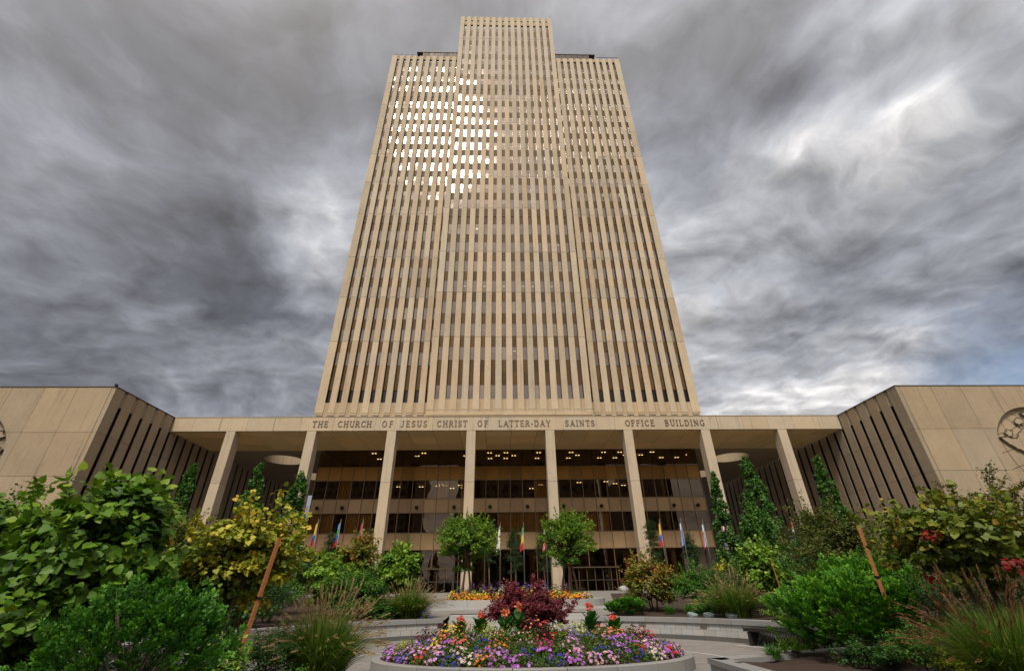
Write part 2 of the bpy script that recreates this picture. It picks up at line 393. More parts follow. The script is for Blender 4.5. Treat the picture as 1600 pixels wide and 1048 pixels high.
# pale band flush in the lower paving, in front of the seat walls
def ringband(name, ra, rb, a0, a1, z, m):
    V = []; Fc = []; n = 60
    for i in range(n+1):
        a = R(a0+(a1-a0)*i/n)
        for r in (ra, rb): V.append((CX+r*math.cos(a), CY+r*math.sin(a), z))
    for i in range(n): Fc.append((2*i, 2*i+1, 2*i+3, 2*i+2))
    o = MB().add(V, Fc).build(name, m); o['kind'] = 'structure'
ringband('paving_band', 8.15, 8.5, -25, 32, .004, 'granite_pale')
ringband('paving_band', 5.6, 5.75, -60, 240, .004, 'granite_pale')

# central steps between the two seat walls
steps = thing('entrance_steps', 'low flight of granite steps behind the flower bed below the ring planter', 'steps', (.8, 22.6, 0))
for i, (ya, zb) in enumerate([(22.0, .17), (22.45, .34), (22.9, .51), (23.35, .68)]):
    box('step', 'granite_pale', steps, -2.28, 3.88, ya, ya+.47 if i < 3 else 24.25, 0 if i == 0 else zb-.17+.001, zb)

# ================================================================== OFFICE TOWER
T = thing('office_tower', 'tall beige concrete office tower with vertical window slots and a raised middle bay', 'skyscraper', (X0, 60, 0))
PITCH = 1.61; SLOT = .66
WZ = [(24.0, 26.24, 'W'), (26.24, 28.31, 'S'), (28.31, 30.29, 'D'), (30.29, 32.59, 'W'), (32.59, 34.5, 'S'), (34.5, 36.77, 'W'), (36.77, 38.69, 'S'), (38.69, 40.96, 'W'),
      (40.96, 42.86, 'S'), (42.86, 45.18, 'W'), (45.18, 47.11, 'S'), (47.11, 49.38, 'W'), (49.38, 51.32, 'S'), (51.32, 53.63, 'W'), (53.63, 55.48, 'S'), (55.48, 57.91, 'W'),
      (57.91, 59.82, 'D'), (59.82, 61.76, 'S'), (61.76, 64.15, 'W'), (64.15, 65.96, 'S'), (65.96, 68.24, 'W'), (68.24, 70.04, 'S'), (70.04, 72.39, 'W'), (72.39, 74.28, 'S'),
      (74.28, 76.5, 'W'), (76.5, 78.41, 'S'), (78.41, 80.64, 'W'), (80.64, 82.54, 'S'), (82.54, 84.83, 'W'), (84.83, 86.65, 'S'), (86.65, 88.98, 'W'), (88.98, 90.78, 'S'),
      (90.78, 93.0, 'W'), (93.0, 94.88, 'S'), (94.88, 97.2, 'W'), (97.2, 99.15, 'D'), (99.15, 101.1, 'S'), (101.1, 103.34, 'W'), (103.34, 105.26, 'S'), (105.26, 107.37, 'W'),
      (107.37, 109.22, 'S'), (109.22, 111.41, 'W'), (111.41, 113.65, 'S'), (113.65, 115.7, 'W'), (115.7, 117.76, 'W'), (117.76, 119.79, 'S'), (119.79, 122.04, 'W'), (122.04, 124.15, 'S'), (124.15, 125.57, 'W')]
JC = [22.3, 34.16, 42.57, 51.2, 61.63, 70.07, 78.4, 86.7, 95.1, 103.5, 111.6, 120.0, 130.6]
SP = []   # (zmid, kind, args) collected, the lowest (largest in view) become parts
def facade(xc, nslot, xl, xr, Y, zbot, zslot, ztopslot, ztop, joints):
    """one face: piers of stacked panels, slots between them with windows and spandrels"""
    cs = [xc+(i-(nslot-1)/2)*PITCH for i in range(nslot)]
    edges = [xl]+[v for c in cs for v in (c-SLOT/2, c+SLOT/2)]+[xr]
    for i in range(0, len(edges), 2):
        a, b = edges[i], edges[i+1]
        if b-a < .05: continue
        for za, zb in zip(joints[:-1], joints[1:]):
            SP.append((za, 'concrete_panel', (a+.004, b-.004, Y, Y+.42, za+E+.03, zb+E-.03)))
    for c in cs:
        a, b = c-SLOT/2, c+SLOT/2
        for za, zb, k in WZ:
            if za < zslot-.1 or zb > ztopslot+.6: continue
            zb = min(zb, ztopslot)
            if k == 'W': SP.append((za, 'window', (a, b, Y+.40, Y+.44, za+E+.03, zb+E-.03)))
            else: SP.append((za, 'spandrel_panel', (a, b, Y+.385 if k == 'S' else Y+.45, Y+.47, za+E-.015, zb+E-.004)))
    return cs
xa, xb = X0-11.8, X0+11.8
cs_c = facade(X0, 14, xa, xb, 60.0, 22.3, 24.0, 125.5, 130.6, JC)
JS = [22.5, 34.39, 42.8, 51.4, 61.87, 70.36, 78.7, 87.0, 95.4, 103.8, 115.3]
for s in (-1, 1):
    xin = X0+s*11.8; xout = X0+s*28.2
    cc = xin+s*(.33+PITCH*9/2)
    l, r = (xout, xin) if s < 0 else (xin, xout)
    cs = [cc+(i-4.5)*PITCH for i in range(10)]
    # face between slots
    facade(cc, 10, l, r, 61.9, 22.5, 24.2, 113.3, 115.3, JS)
sizes = {}
mats_ = {'concrete_panel': 'tower_concrete', 'window': 'tower_glass', 'spandrel_panel': 'tower_spandrel'}
for kind in mats_:
    L = sorted([a for a in SP if a[1] == kind], key=lambda a: a[0])
    for a in L[:300]: box(kind, mats_[kind], T, *a[2], ch=(.03 if kind == 'concrete_panel' else 0))
    rest = MB()
    for a in L[300:]: rest.box(*a[2])
    if rest.V:
        o = rest.build(kind, mats_[kind], T, loc=(0, 0, 0)); o['kind'] = 'stuff'
# rest panels differ in tone too: joined part uses a material with tone by position
# bronze reveals in the slots, folded concrete infill above and below each slot, backing walls
rev = MB(); fold = MB(); lit = MB()
def foldstrip(mb, c, Y, z0, z1, w=SLOT, d0=.10, d1=.30):
    a, b = c-w/2-.001, c+w/2+.001
    mb.add([(a, Y+d0, z0), (c, Y+d1, z0), (b, Y+d0, z0), (b, Y+.6, z0), (a, Y+.6, z0), (a, Y+d0, z1), (c, Y+d1, z1), (b, Y+d0, z1), (b, Y+.6, z1), (a, Y+.6, z1)],
           [(0, 1, 6, 5), (1, 2, 7, 6), (0, 4, 3, 2, 1), (5, 6, 7, 8, 9)])
def slots(cs, Y, z0, z1, zbase, ztop):
    for c in cs:
        for s in (-1, 1):
            x = c+s*(SLOT/2-.012); rev.box(x-.012, x+.012, Y+.06, Y+.40, z0+E, z1+E)
        foldstrip(fold, c, Y, zbase+E, z0+E); foldstrip(fold, c, Y, z1+1.4+E if ztop > 120 else z1+.9+E, ztop+E)
slots(cs_c, 60.0, 24.0, 125.57, 21.9, 130.55)
sidecs = []
for s in (-1, 1):
    cc = X0+s*(11.8+.33+PITCH*4.5); sidecs += [cc+(i-4.5)*PITCH for i in range(10)]
slots(sidecs, 61.9, 24.2, 113.3, 22.1, 115.25)
o = rev.build('slot_reveals', 'bronze', T); o['kind'] = 'stuff'
o = fold.build('folded_infill', 'tower_concrete', T); o['kind'] = 'stuff'
bk = MB().box(X0-11.78, X0+11.78, 60.46, 95, 24+E, 130.3+E).build('core_wall', 'black_metal', T)
bk = MB().box(X0-28.17, X0+28.17, 62.38, 93, 22.6+E, 115.1+E).build('core_wall', 'black_metal', T)
# side faces and returns
box('side_wall', 'tower_concrete', T, X0-28.2, X0-28.0, 62.34, 93, 22.5+E, 115.3+E); box('side_wall', 'tower_concrete', T, X0+28.0, X0+28.2, 62.34, 93, 22.5+E, 115.3+E)
box('side_wall', 'tower_concrete', T, X0-11.8, X0-11.6, 60.44, 95, 22.3+E, 130.5+E); box('side_wall', 'tower_concrete', T, X0+11.6, X0+11.8, 60.44, 95, 22.3+E, 130.5+E)
# base ledges: projecting course under the piers, with the soffit of the middle bay
box('base_ledge', 'tower_concrete', T, X0-11.8, X0+11.8, 59.86, 62.3, 21.45+E, 21.95+E)
box('base_ledge', 'tower_concrete', T, X0-28.2, X0+28.2, 62.0, 63.5, 17.5+E, 22.2+E)
for i in range(15):
    x = X0+(i-7)*PITCH; box('ledge_block', 'tower_concrete', T, x-.49, x+.49, 59.88, 60.3, 21.96+E, 22.22+E)
for s in (-1, 1):
    cc = X0+s*(11.8+.33+PITCH*4.5)
    for i in range(10):
        x = cc+(i-4.5)*PITCH+s*.805; box('ledge_block', 'tower_concrete', T, x-.49, x+.49, 61.84, 62.3, 22.2+E, 22.43+E)
# top bands and coping
box('coping', 'tower_concrete', T, X0-11.8, X0+11.8, 60.3, 60.9, 130.56+E, 130.75+E)
box('top_band', 'tower_concrete', T, X0-11.79, X0+11.79, 60.06, 60.35, 128.9+E, 129.15+E)
for s in (-1, 1):
    a, b = sorted((X0+s*11.82, X0+s*28.25)); box('coping', 'tower_concrete', T, a, b, 62.1, 62.32, 115.26+E, 115.42+E)
# penthouse pavilions behind the parapets with flat overhanging roofs
for s in (-1, 1):
    xo = X0+s*22.4
    a, b = sorted((X0+s*11.82, xo)); box('penthouse_roof', 'dark_roof', T, a, b, 62.02, 75, 117.3+E, 117.6+E)
    a, b = sorted((X0+s*11.82, xo-s*1.5)); box('penthouse_core', 'interior_wall', T, a, b, 62.7, 74, 115.2+E, 117.2+E)
    n = 6; x = X0+s*11.85
    for i in range(n):
        x1 = x+s*1.5; p, q = sorted((x+s*.03, x1-s*.03)); box('penthouse_window', 'penthouse_glass', T, p, q, 62.12, 62.17, 115.2+E, 117.28+E); x = x1
    rl = MB(); xr_ = X0+s*27.9; zr = 115.48+E
    for k in range(5):
        xx = xo+s*.4+(xr_-xo-s*.4)*k/4; rl.box(xx-.04, xx+.04, 62.2, 62.28, zr, zr+1.0)
    a, b = sorted((xo+s*.3, xr_)); rl.box(a, b, 62.2, 62.28, zr+1.001, zr+1.09)
    rl.build('roof_railing', 'black_metal', T)
for dx in (-11.6, 4.4, 11.6):
    MB().tube([(X0+dx, 60.2, 130.8+E), (X0+dx, 60.2, 132.2+E)], .05, 5).build('lightning_rod', 'black_metal', T)
# a few lit ceilings in the tower windows
lm = MB()
for c, z in ((cs_c[3], 56.6), (cs_c[4], 44.0), (cs_c[6], 44.0), (cs_c[8], 44.0), (cs_c[9], 44.0), (cs_c[2], 44.0), (cs_c[11], 44.0), (cs_c[7], 31.8), (cs_c[12], 53.)):
    h = .35 if z > 50 and z < 57 and c == cs_c[3] else .07
    lm.box(c-.2, c+.2, 60.385, 60.397, z+E, z+E+h)
o = lm.build('lit_lamp', 'ceiling_lamp_white', T)

# ================================================================== PORTICO
PY = 51.5; ZS = 16.58+E; ZF = 18.25+E
Pt = thing('entrance_portico', 'long flat concrete portico roof with engraved name band on eight tall square columns', 'portico', (X0, PY, 1.5))
ox = [-31.05, 33.65]; oyr = [(65.0, 2.65), (75.6, 2.65)]
# fascia panels
MOD = 3.117
jx = [-38.6]+[X0+k*MOD for k in range(-12, 13)]+[41.3]
for a, b in zip(jx[:-1], jx[1:]):
    if b-a < .2: continue
    g = .035 if (abs(a-(X0-9*MOD)) < .01 or abs(a-(X0+8*MOD)) < .01) else .012
    box('fascia_panel', 'fascia_concrete', Pt, a+g, b-.008, PY, PY+.35, ZS, ZF)
box('fascia_backing', 'relief_dark', Pt, -38.6, 41.3, PY+.36, PY+.8, ZS+.02, ZF-.05)
box('fascia_lip', 'fascia_concrete', Pt, -38.6, 41.3, PY-.05, PY+.8, ZF+.002, ZF+.06)
# roof slab with four round openings on the outer bays
def slab_with_holes(xa, xb, ya, yb, z0, z1, holes, step=.0):
    mb = MB(); cuts = [ya]
    for (hx, hy, r) in holes: cuts += [hy-r-.4, hy+r+.4]
    cuts.append(yb)
    for i in range(len(cuts)-1):
        y0, y1 = cuts[i], cuts[i+1]
        h = [q for q in holes if y0 < q[1] < y1]
        if not h: mb.box(xa, xb, y0, y1, z0, z1); continue
        hx, hy, r = h[0]; sx0, sx1 = hx-r-.4, hx+r+.4
        mb.box(xa, sx0, y0, y1, z0, z1); mb.box(sx1, xb, y0, y1, z0, z1)
        n = 48; V = []; Fc = []
        for k in range(n):
            t = 2*math.pi*k/n; c, s_ = math.cos(t), math.sin(t); q = 1/max(abs(c), abs(s_))
            for z in (z0, z1): V += [(hx+r*c, hy+r*s_, z), (hx+(r+.4)*c*q, hy+(r+.4)*s_*q, z)]
        for k in range(n):
            a, b = 4*k, 4*((k+1) % n)
            Fc += [(a, b, b+1, a+1), (a+2, a+3, b+3, b+2), (a, a+2, b+2, b)]
        mb.add(V, Fc)
    return mb
slab_with_holes(-38.4, X0-25.4, PY+.82, 92, ZS+.05, ZF-.1, [(ox[0], y, r) for y, r in oyr]).build('roof_slab', 'wing_concrete', Pt)
slab_with_holes(X0+25.4, 41.1, PY+.82, 92, ZS+.05, ZF-.1, [(ox[1], y, r) for y, r in oyr]).build('roof_slab', 'wing_concrete', Pt)
box('roof_slab', 'wing_concrete', Pt, X0-25.4, X0+25.4, PY+.82, 61.8, ZS+.05, ZF-.1)
# soffit panels, each a slab with open joints
yj = [PY+.36, 54.0, 57.1, 60.0]
for a, b in zip(jx[:-1], jx[1:]):
    if b-a < .2: continue
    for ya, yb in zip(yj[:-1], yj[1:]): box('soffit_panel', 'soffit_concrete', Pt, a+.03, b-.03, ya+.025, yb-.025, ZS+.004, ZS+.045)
# columns
for k in range(8):
    x = X0-.1+(k-3.5)*9.35
    if k in (0, 7): pass
    pr = [(-.53, -.02), (.53, -.02), (.53, 1.25), (-.53, 1.25)]
    nseg = [(1.0, 5.4), (5.42, 12.0+E-1.35), (12.0+E-1.33, ZS-.002)]
    for i, (za, zb) in enumerate(nseg):
        mb = MB()
        if i < 2: mb.box(x-.53, x+.53, PY+.02, PY+1.3, za, zb-.01)
        else:   # rear face curves forward under the soffit
            V = []; prof = [(PY+.02, za), (PY+1.3, za), (PY+1.3, zb-1.9), (PY+1.2, zb-1.2), (PY+.98, zb-.55), (PY+.62, zb), (PY+.02, zb)]
            n = len(prof)
            V = [(x-.53, y, z) for y, z in prof]+[(x+.53, y, z) for y, z in prof]
            mb.add(V, [tuple(range(n)), tuple(range(n, 2*n))[::-1]]+[(i_, n+i_, n+(i_+1) % n, (i_+1) % n) for i_ in range(n)])
        V0 = mb.V; cen = (x, PY+.66, (za+zb)/2)
        if i == 0:
            colm = link('column', mesh('column', [tuple(Vector(v)-Vector(cen)) for v in V0], mb.F, 'fascia_concrete'), Pt, cen)
        else: link('column_section', mesh('column_section', [tuple(Vector(v)-Vector(cen)) for v in V0], mb.F, 'fascia_concrete'), colm, cen)
# engraved style bronze letters
GL = {}
def L_(x0, y0, x1, y1, w_): return ('l', x0, y0, x1, y1, w_)
def A_(cx, cy, rx, ry, a0, a1, w_): return ('a', cx, cy, rx, ry, a0, a1, w_)
def S_(x, y, w_=.34): return ('l', x-w_/2, y, x+w_/2, y, .07)
TH, tn = .15, .085
GL['T'] = (.78, [L_(.39, 0, .39, 1, TH), L_(0, .95, .78, .95, tn), L_(.04, .78, .04, .95, .07), L_(.74, .78, .74, .95, .07), S_(.39, .035)])
GL['H'] = (.86, [L_(.16, 0, .16, 1, TH), L_(.70, 0, .70, 1, TH), L_(.16, .52, .70, .52, tn), S_(.16, .035), S_(.70, .035), S_(.16, .965), S_(.70, .965)])
GL['E'] = (.72, [L_(.16, 0, .16, 1, TH), L_(.02, .05, .68, .05, tn), L_(.02, .95, .64, .95, tn), L_(.16, .52, .5, .52, tn), L_(.67, .03, .67, .22, .07), L_(.62, .80, .62, .97, .07), L_(.5, .42, .5, .62, .07)])
GL['F'] = (.68, [L_(.16, 0, .16, 1, TH), L_(.02, .95, .64, .95, tn), L_(.16, .52, .5, .52, tn), S_(.16, .035), L_(.62, .80, .62, .97, .07), L_(.5, .42, .5, .62, .07)])
GL['C'] = (.82, [A_(.44, .5, .36, .45, 50, 310, .15), L_(.70, .72, .70, .97, .07), L_(.70, .12, .72, .26, .07)])
GL['U'] = (.84, [L_(.16, .35, .16, 1, TH), L_(.70, .35, .70, 1, .12), A_(.43, .36, .27, .31, 180, 360, .14), S_(.16, .965), S_(.70, .965)])
GL['R'] = (.84, [L_(.16, 0, .16, 1, TH), A_(.38, .73, .24, .22, -90, 90, .14), L_(.16, .95, .40, .95, tn), L_(.16, .5, .40, .5, tn), L_(.42, .5, .72, .04, .15), S_(.16, .035), S_(.76, .035, .2)])
GL['O'] = (.88, [A_(.44, .5, .36, .45, 0, 360, .15)])
GL['J'] = (.56, [L_(.34, .2, .34, 1, TH), A_(.16, .16, .18, .14, 180, 360, .12), S_(.34, .965)])
GL['S'] = (.66, [A_(.33, .73, .22, .21, 20, 270, .14), A_(.33, .27, .24, .21, -160, 90, .14), L_(.57, .74, .57, .97, .06), L_(.07, .03, .07, .26, .06)])
GL['I'] = (.36, [L_(.18, 0, .18, 1, TH), S_(.18, .035), S_(.18, .965)])
GL['L'] = (.70, [L_(.16, 0, .16, 1, TH), L_(.02, .05, .66, .05, tn), L_(.65, .03, .65, .25, .07), S_(.16, .965)])
GL['A'] = (.90, [L_(.12, 0, .45, 1, .10), L_(.45, 1, .78, 0, .17), L_(.24, .36, .66, .36, .09), S_(.12, .035, .26), S_(.78, .035, .28)])
GL['D'] = (.86, [L_(.16, 0, .16, 1, TH), A_(.36, .5, .40, .45, -90, 90, .15), L_(.03, .95, .38, .95, tn), L_(.03, .05, .38, .05, tn)])
GL['Y'] = (.84, [L_(.42, 0, .42, .5, TH), L_(.42, .46, .12, .97, .15), L_(.42, .46, .72, .97, .10), S_(.42, .035), S_(.12, .965, .26), S_(.72, .965, .24)])
GL['N'] = (.88, [L_(.14, 0, .14, 1, .10), L_(.74, 0, .74, 1, .10), L_(.14, .97, .74, .03, .17), S_(.14, .035, .26), S_(.74, .965, .26), S_(.1, .965, .2)])
GL['B'] = (.78, [L_(.16, 0, .16, 1, TH), A_(.38, .74, .22, .21, -90, 90, .13), A_(.40, .27, .26, .22, -90, 90, .14), L_(.03, .95, .40, .95, tn), L_(.03, .05, .42, .05, tn), L_(.16, .51, .42, .51, tn)])
GL['G'] = (.86, [A_(.44, .5, .36, .45, 50, 345, .15), L_(.72, .72, .72, .97, .07), L_(.70, .06, .70, .45, .13), S_(.70, .45, .26)])
GL['-'] = (.4, [L_(.06, .42, .34, .42, .12)])
def glyph_mesh(ch, H):
    mb = MB(); k = 0
    for s_ in GL[ch][1]:
        d = -.055-.0012*k; k += 1
        if s_[0] == 'l':
            _, x0, y0, x1, y1, w_ = s_; dx, dy = x1-x0, y1-y0; ln = math.hypot(dx, dy); nx, ny = -dy/ln*w_/2, dx/ln*w_/2
            q = [(x0-nx, y0-ny), (x1-nx, y1-ny), (x1+nx, y1+ny), (x0+nx, y0+ny)]
            mb.add([(a*H, 0, b*H) for a, b in q]+[(a*H, d, b*H) for a, b in q], [(4, 5, 6, 7)]+[(i, (i+1) % 4, 4+(i+1) % 4, 4+i) for i in range(4)])
        else:
            _, cx, cy, rx, ry, a0, a1, w_ = s_; n = max(6, int((a1-a0)/20)); V = []; Fc = []
            for i in range(n+1):
                t = R(a0+(a1-a0)*i/n); wt = w_*(.6+.4*abs(math.cos(t)))
                for rr in (-wt/2, wt/2):
                    for dd in (0, d): V.append(((cx+(rx+rr)*math.cos(t))*H, dd, (cy+(ry+rr)*math.sin(t))*H))
            for i in range(n):
                a, b = 4*i, 4*i+4; Fc += [(a+1, a+3, b+3, b+1), (a, a+1, b+1, b), (a+2, b+2, b+3, a+3)]
            mb.add(V, Fc)
    return mesh('letter', [(v[0]*.86, v[1], v[2]) for v in mb.V], mb.F, 'letter_bronze')
for _k in GL: GL[_k] = (GL[_k][0]*.86, GL[_k][1])
H = .76; GM = {c: glyph_mesh(c, H) for c in GL}
for word, xa_, xb_ in [('THE', -22.3, -20.45), ('CHURCH', -19.3, -15.35), ('OF', -14.1, -12.8), ('JESUS', -11.85, -8.8), ('CHRIST', -7.6, -4.0), ('OF', -2.8, -1.55),
                       ('LATTER-DAY', -.3, 5.95), ('SAINTS', 7.7, 11.25), ('OFFICE', 14.95, 18.5), ('BUILDING', 19.75, 24.6)]:
    wd = [GL[c][0]*H for c in word]; gap_ = (xb_-xa_-sum(wd))/(len(word)-1); x = xa_
    for c, q in zip(word, wd): link('letter', GM[c], Pt, (x, PY-.001, 17.38+E-H/2)); x += q+gap_

# ================================================================== GLASS LOBBY under the tower
GX0, GX1, GY = X0-25.25, X0+25.2, 60.0
Gl = thing('glass_lobby', 'bronze glazed entrance hall with tan spandrel bands and dark windows behind the columns', 'lobby', (X0, GY, 1.5))
LV = [(14.4, 16.55, 'W'), (12.64, 14.38, 'A'), (10.34, 12.62, 'W'), (8.65, 10.32, 'B'), (6.35, 8.63, 'W'), (4.43, 6.33, 'C'), (-.05, 4.40, 'G')]
nx = 32; pw = (GX1-GX0)/nx; doorbays = [(9, 13), (20, 24)]
for za, zb, k in LV:
    if k in 'WAB':
        for i in range(nx):
            x = GX0+i*pw
            nm, mm = {'W': ('lobby_window', 'lobby_glass'), 'A': ('spandrel_panel', 'lobby_spandrel_gold'), 'B': ('spandrel_panel', 'lobby_spandrel_tan')}[k]
            box(nm, mm, Gl, x+.035, x+pw-.035, GY, GY+(.03 if k == 'W' else .12), za+E+.03, zb+E-.03)
    elif k == 'C':
        for i in range(0, nx, 2):
            x = GX0+i*pw; box('spandrel_panel', 'lobby_spandrel_tan', Gl, x+.035, x+2*pw-.035, GY, GY+.12, za+E+.03, zb+E-.03)
    else:
        for i in range(0, nx, 2):
            x = GX0+i*pw; z0 = za+E
            if any(a <= i < b for a, b in [(8, 12), (20, 24)]): z0 = 2.42+E
            box('lobby_window', 'lobby_glass', Gl, x+.035, x+2*pw-.035, GY+.15, GY+.18, z0, zb+E-.03)
for i in range(nx+1):
    x = GX0+i*pw; zl = 4.43 if i % 2 else -.05
    if i in (10, 22): zl = 2.45
    box('mullion', 'bronze_light', Gl, x-.032, x+.032, GY-.10, GY+.14, zl+E, 14.39+E)
    if i % 2 == 0: box('mullion', 'bronze', Gl, x-.030, x+.030, GY+.0, GY+.14, 14.4+E, 16.56+E)
for z in (12.63, 10.33, 8.64, 6.34, 4.415): box('transom', 'bronze_light', Gl, GX0, GX1, GY-.05, GY+.13, z+E-.025, z+E+.025)
box('transom', 'dark_roof', Gl, GX0, GX1, GY-.04, GY+.13, 14.36+E, 14.42+E)
for a, b in ((-10.4, -4.7), (8.3, 14.2)):     # door vestibules
    box('door_head', 'bronze_door', Gl, a, b, GY-.35, GY+.1, 2.3+E, 2.42+E)
    n = 6
    for i in range(n+1):
        x = a+.05+(b-a-.1)*i/n; box('door_frame', 'bronze_door', Gl, x-.04, x+.04, GY-.1, GY+.05, -.07+E, 2.29+E)
        if i < n:
            x2 = a+.05+(b-a-.1)*(i+1)/n; d = box('door', 'lobby_glass', Gl, x+.05, x2-.05, GY-.03, GY-.01, 0+E, 2.27+E)
            hb = MB().box(x+.12, x2-.12, GY-.12, GY-.08, 1.0+E, 1.05+E).build('handle', 'steel_pole', d, loc=(0, 0, 0))
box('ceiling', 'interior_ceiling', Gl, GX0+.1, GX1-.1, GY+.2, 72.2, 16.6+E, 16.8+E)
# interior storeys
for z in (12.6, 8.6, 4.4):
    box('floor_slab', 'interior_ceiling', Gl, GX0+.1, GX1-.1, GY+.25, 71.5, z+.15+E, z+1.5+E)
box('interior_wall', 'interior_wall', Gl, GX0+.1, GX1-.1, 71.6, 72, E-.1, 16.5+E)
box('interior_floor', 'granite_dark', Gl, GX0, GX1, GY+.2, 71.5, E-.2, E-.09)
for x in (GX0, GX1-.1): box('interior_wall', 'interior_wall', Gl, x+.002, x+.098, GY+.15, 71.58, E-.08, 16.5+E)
for i in range(0, nx, 4): box('interior_pier', 'lobby_spandrel_tan', Gl, GX0+i*pw+2.6, GX0+i*pw+3.3, 66, 66.7, E-.08, 4.5+E)
refl_strips = MB()
random.seed(3)
for i in range(nx):    # tan strips behind some windows stand in for a mirrored sunlit building
    for za, zb, p in ((6.35, 8.63, .42), (10.34, 12.62, .12)):
        if random.random() < p or (za < 7 and 15 <= i <= 23 and i != 19):
            x = GX0+i*pw; n = 8
            for j in range(n): xx = x+.05+(pw-.1)*j/n; refl_strips.box(xx, xx+(pw-.1)/n*.7, GY+.3+.04*(j % 2), GY+.33+.04*(j % 2), za+E, zb+E)
solid('reflection_strip', (.72, .62, .38), .9)
refl_strips.build('reflection_strip', 'reflection_strip', Gl)
# downlight pairs in the ceilings
for z, n, p in ((16.50, 66, 'ceiling_lamp'), (12.56, 15, 'ceiling_lamp')):
    mb = MB()
    for q in range(n):
        if z > 16:
            i, j = q % 22, q//22; x = GX0+2.2+i*2.25+(1.1 if j % 2 else 0); y = GY+1.2+j*1.5
            if random.random() < .6: continue
        else: x = GX0+1+random.random()*48; y = GY+1.0+random.random()*6
        for dx in (-.19, .19): mb.box(x+dx-.10, x+dx+.10, y-.12, y+.12, z+E-.03, z+E-.005)
    mb.build('downlight', p, Gl)
# black globe lamps on the middle band
for x in (-23.0, -19.9, -10.6, -5.9, -1.35, 3.4, 8.0, 12.8, 22.1, 25.2):
    r = .24; V = []; Fc = []; n = 10
    for i in range(7):
        ph = math.pi*i/6
        for k in range(n): V.append((r*math.sin(ph)*math.cos(2*math.pi*k/n), r*math.sin(ph)*math.sin(2*math.pi*k/n), r*math.cos(ph)))
    for i in range(6):
        for k in range(n): Fc.append((i*n+k, (i+1)*n+k, (i+1)*n+(k+1) % n, i*n+(k+1) % n))
    if 'globe' not in _cache: _cache['globe'] = mesh('globe_lamp', V, Fc, 'black_metal', True); _cache['arm'] = mesh('arm', boxv(-.04, .04, 0, .3, -.04, .04), BF, 'black_metal')
    g_ = link('globe_lamp', _cache['globe'], Gl, (x, GY-.42, 9.25+E)); link('arm', _cache['arm'], g_, (x, GY-.3, 9.25+E))

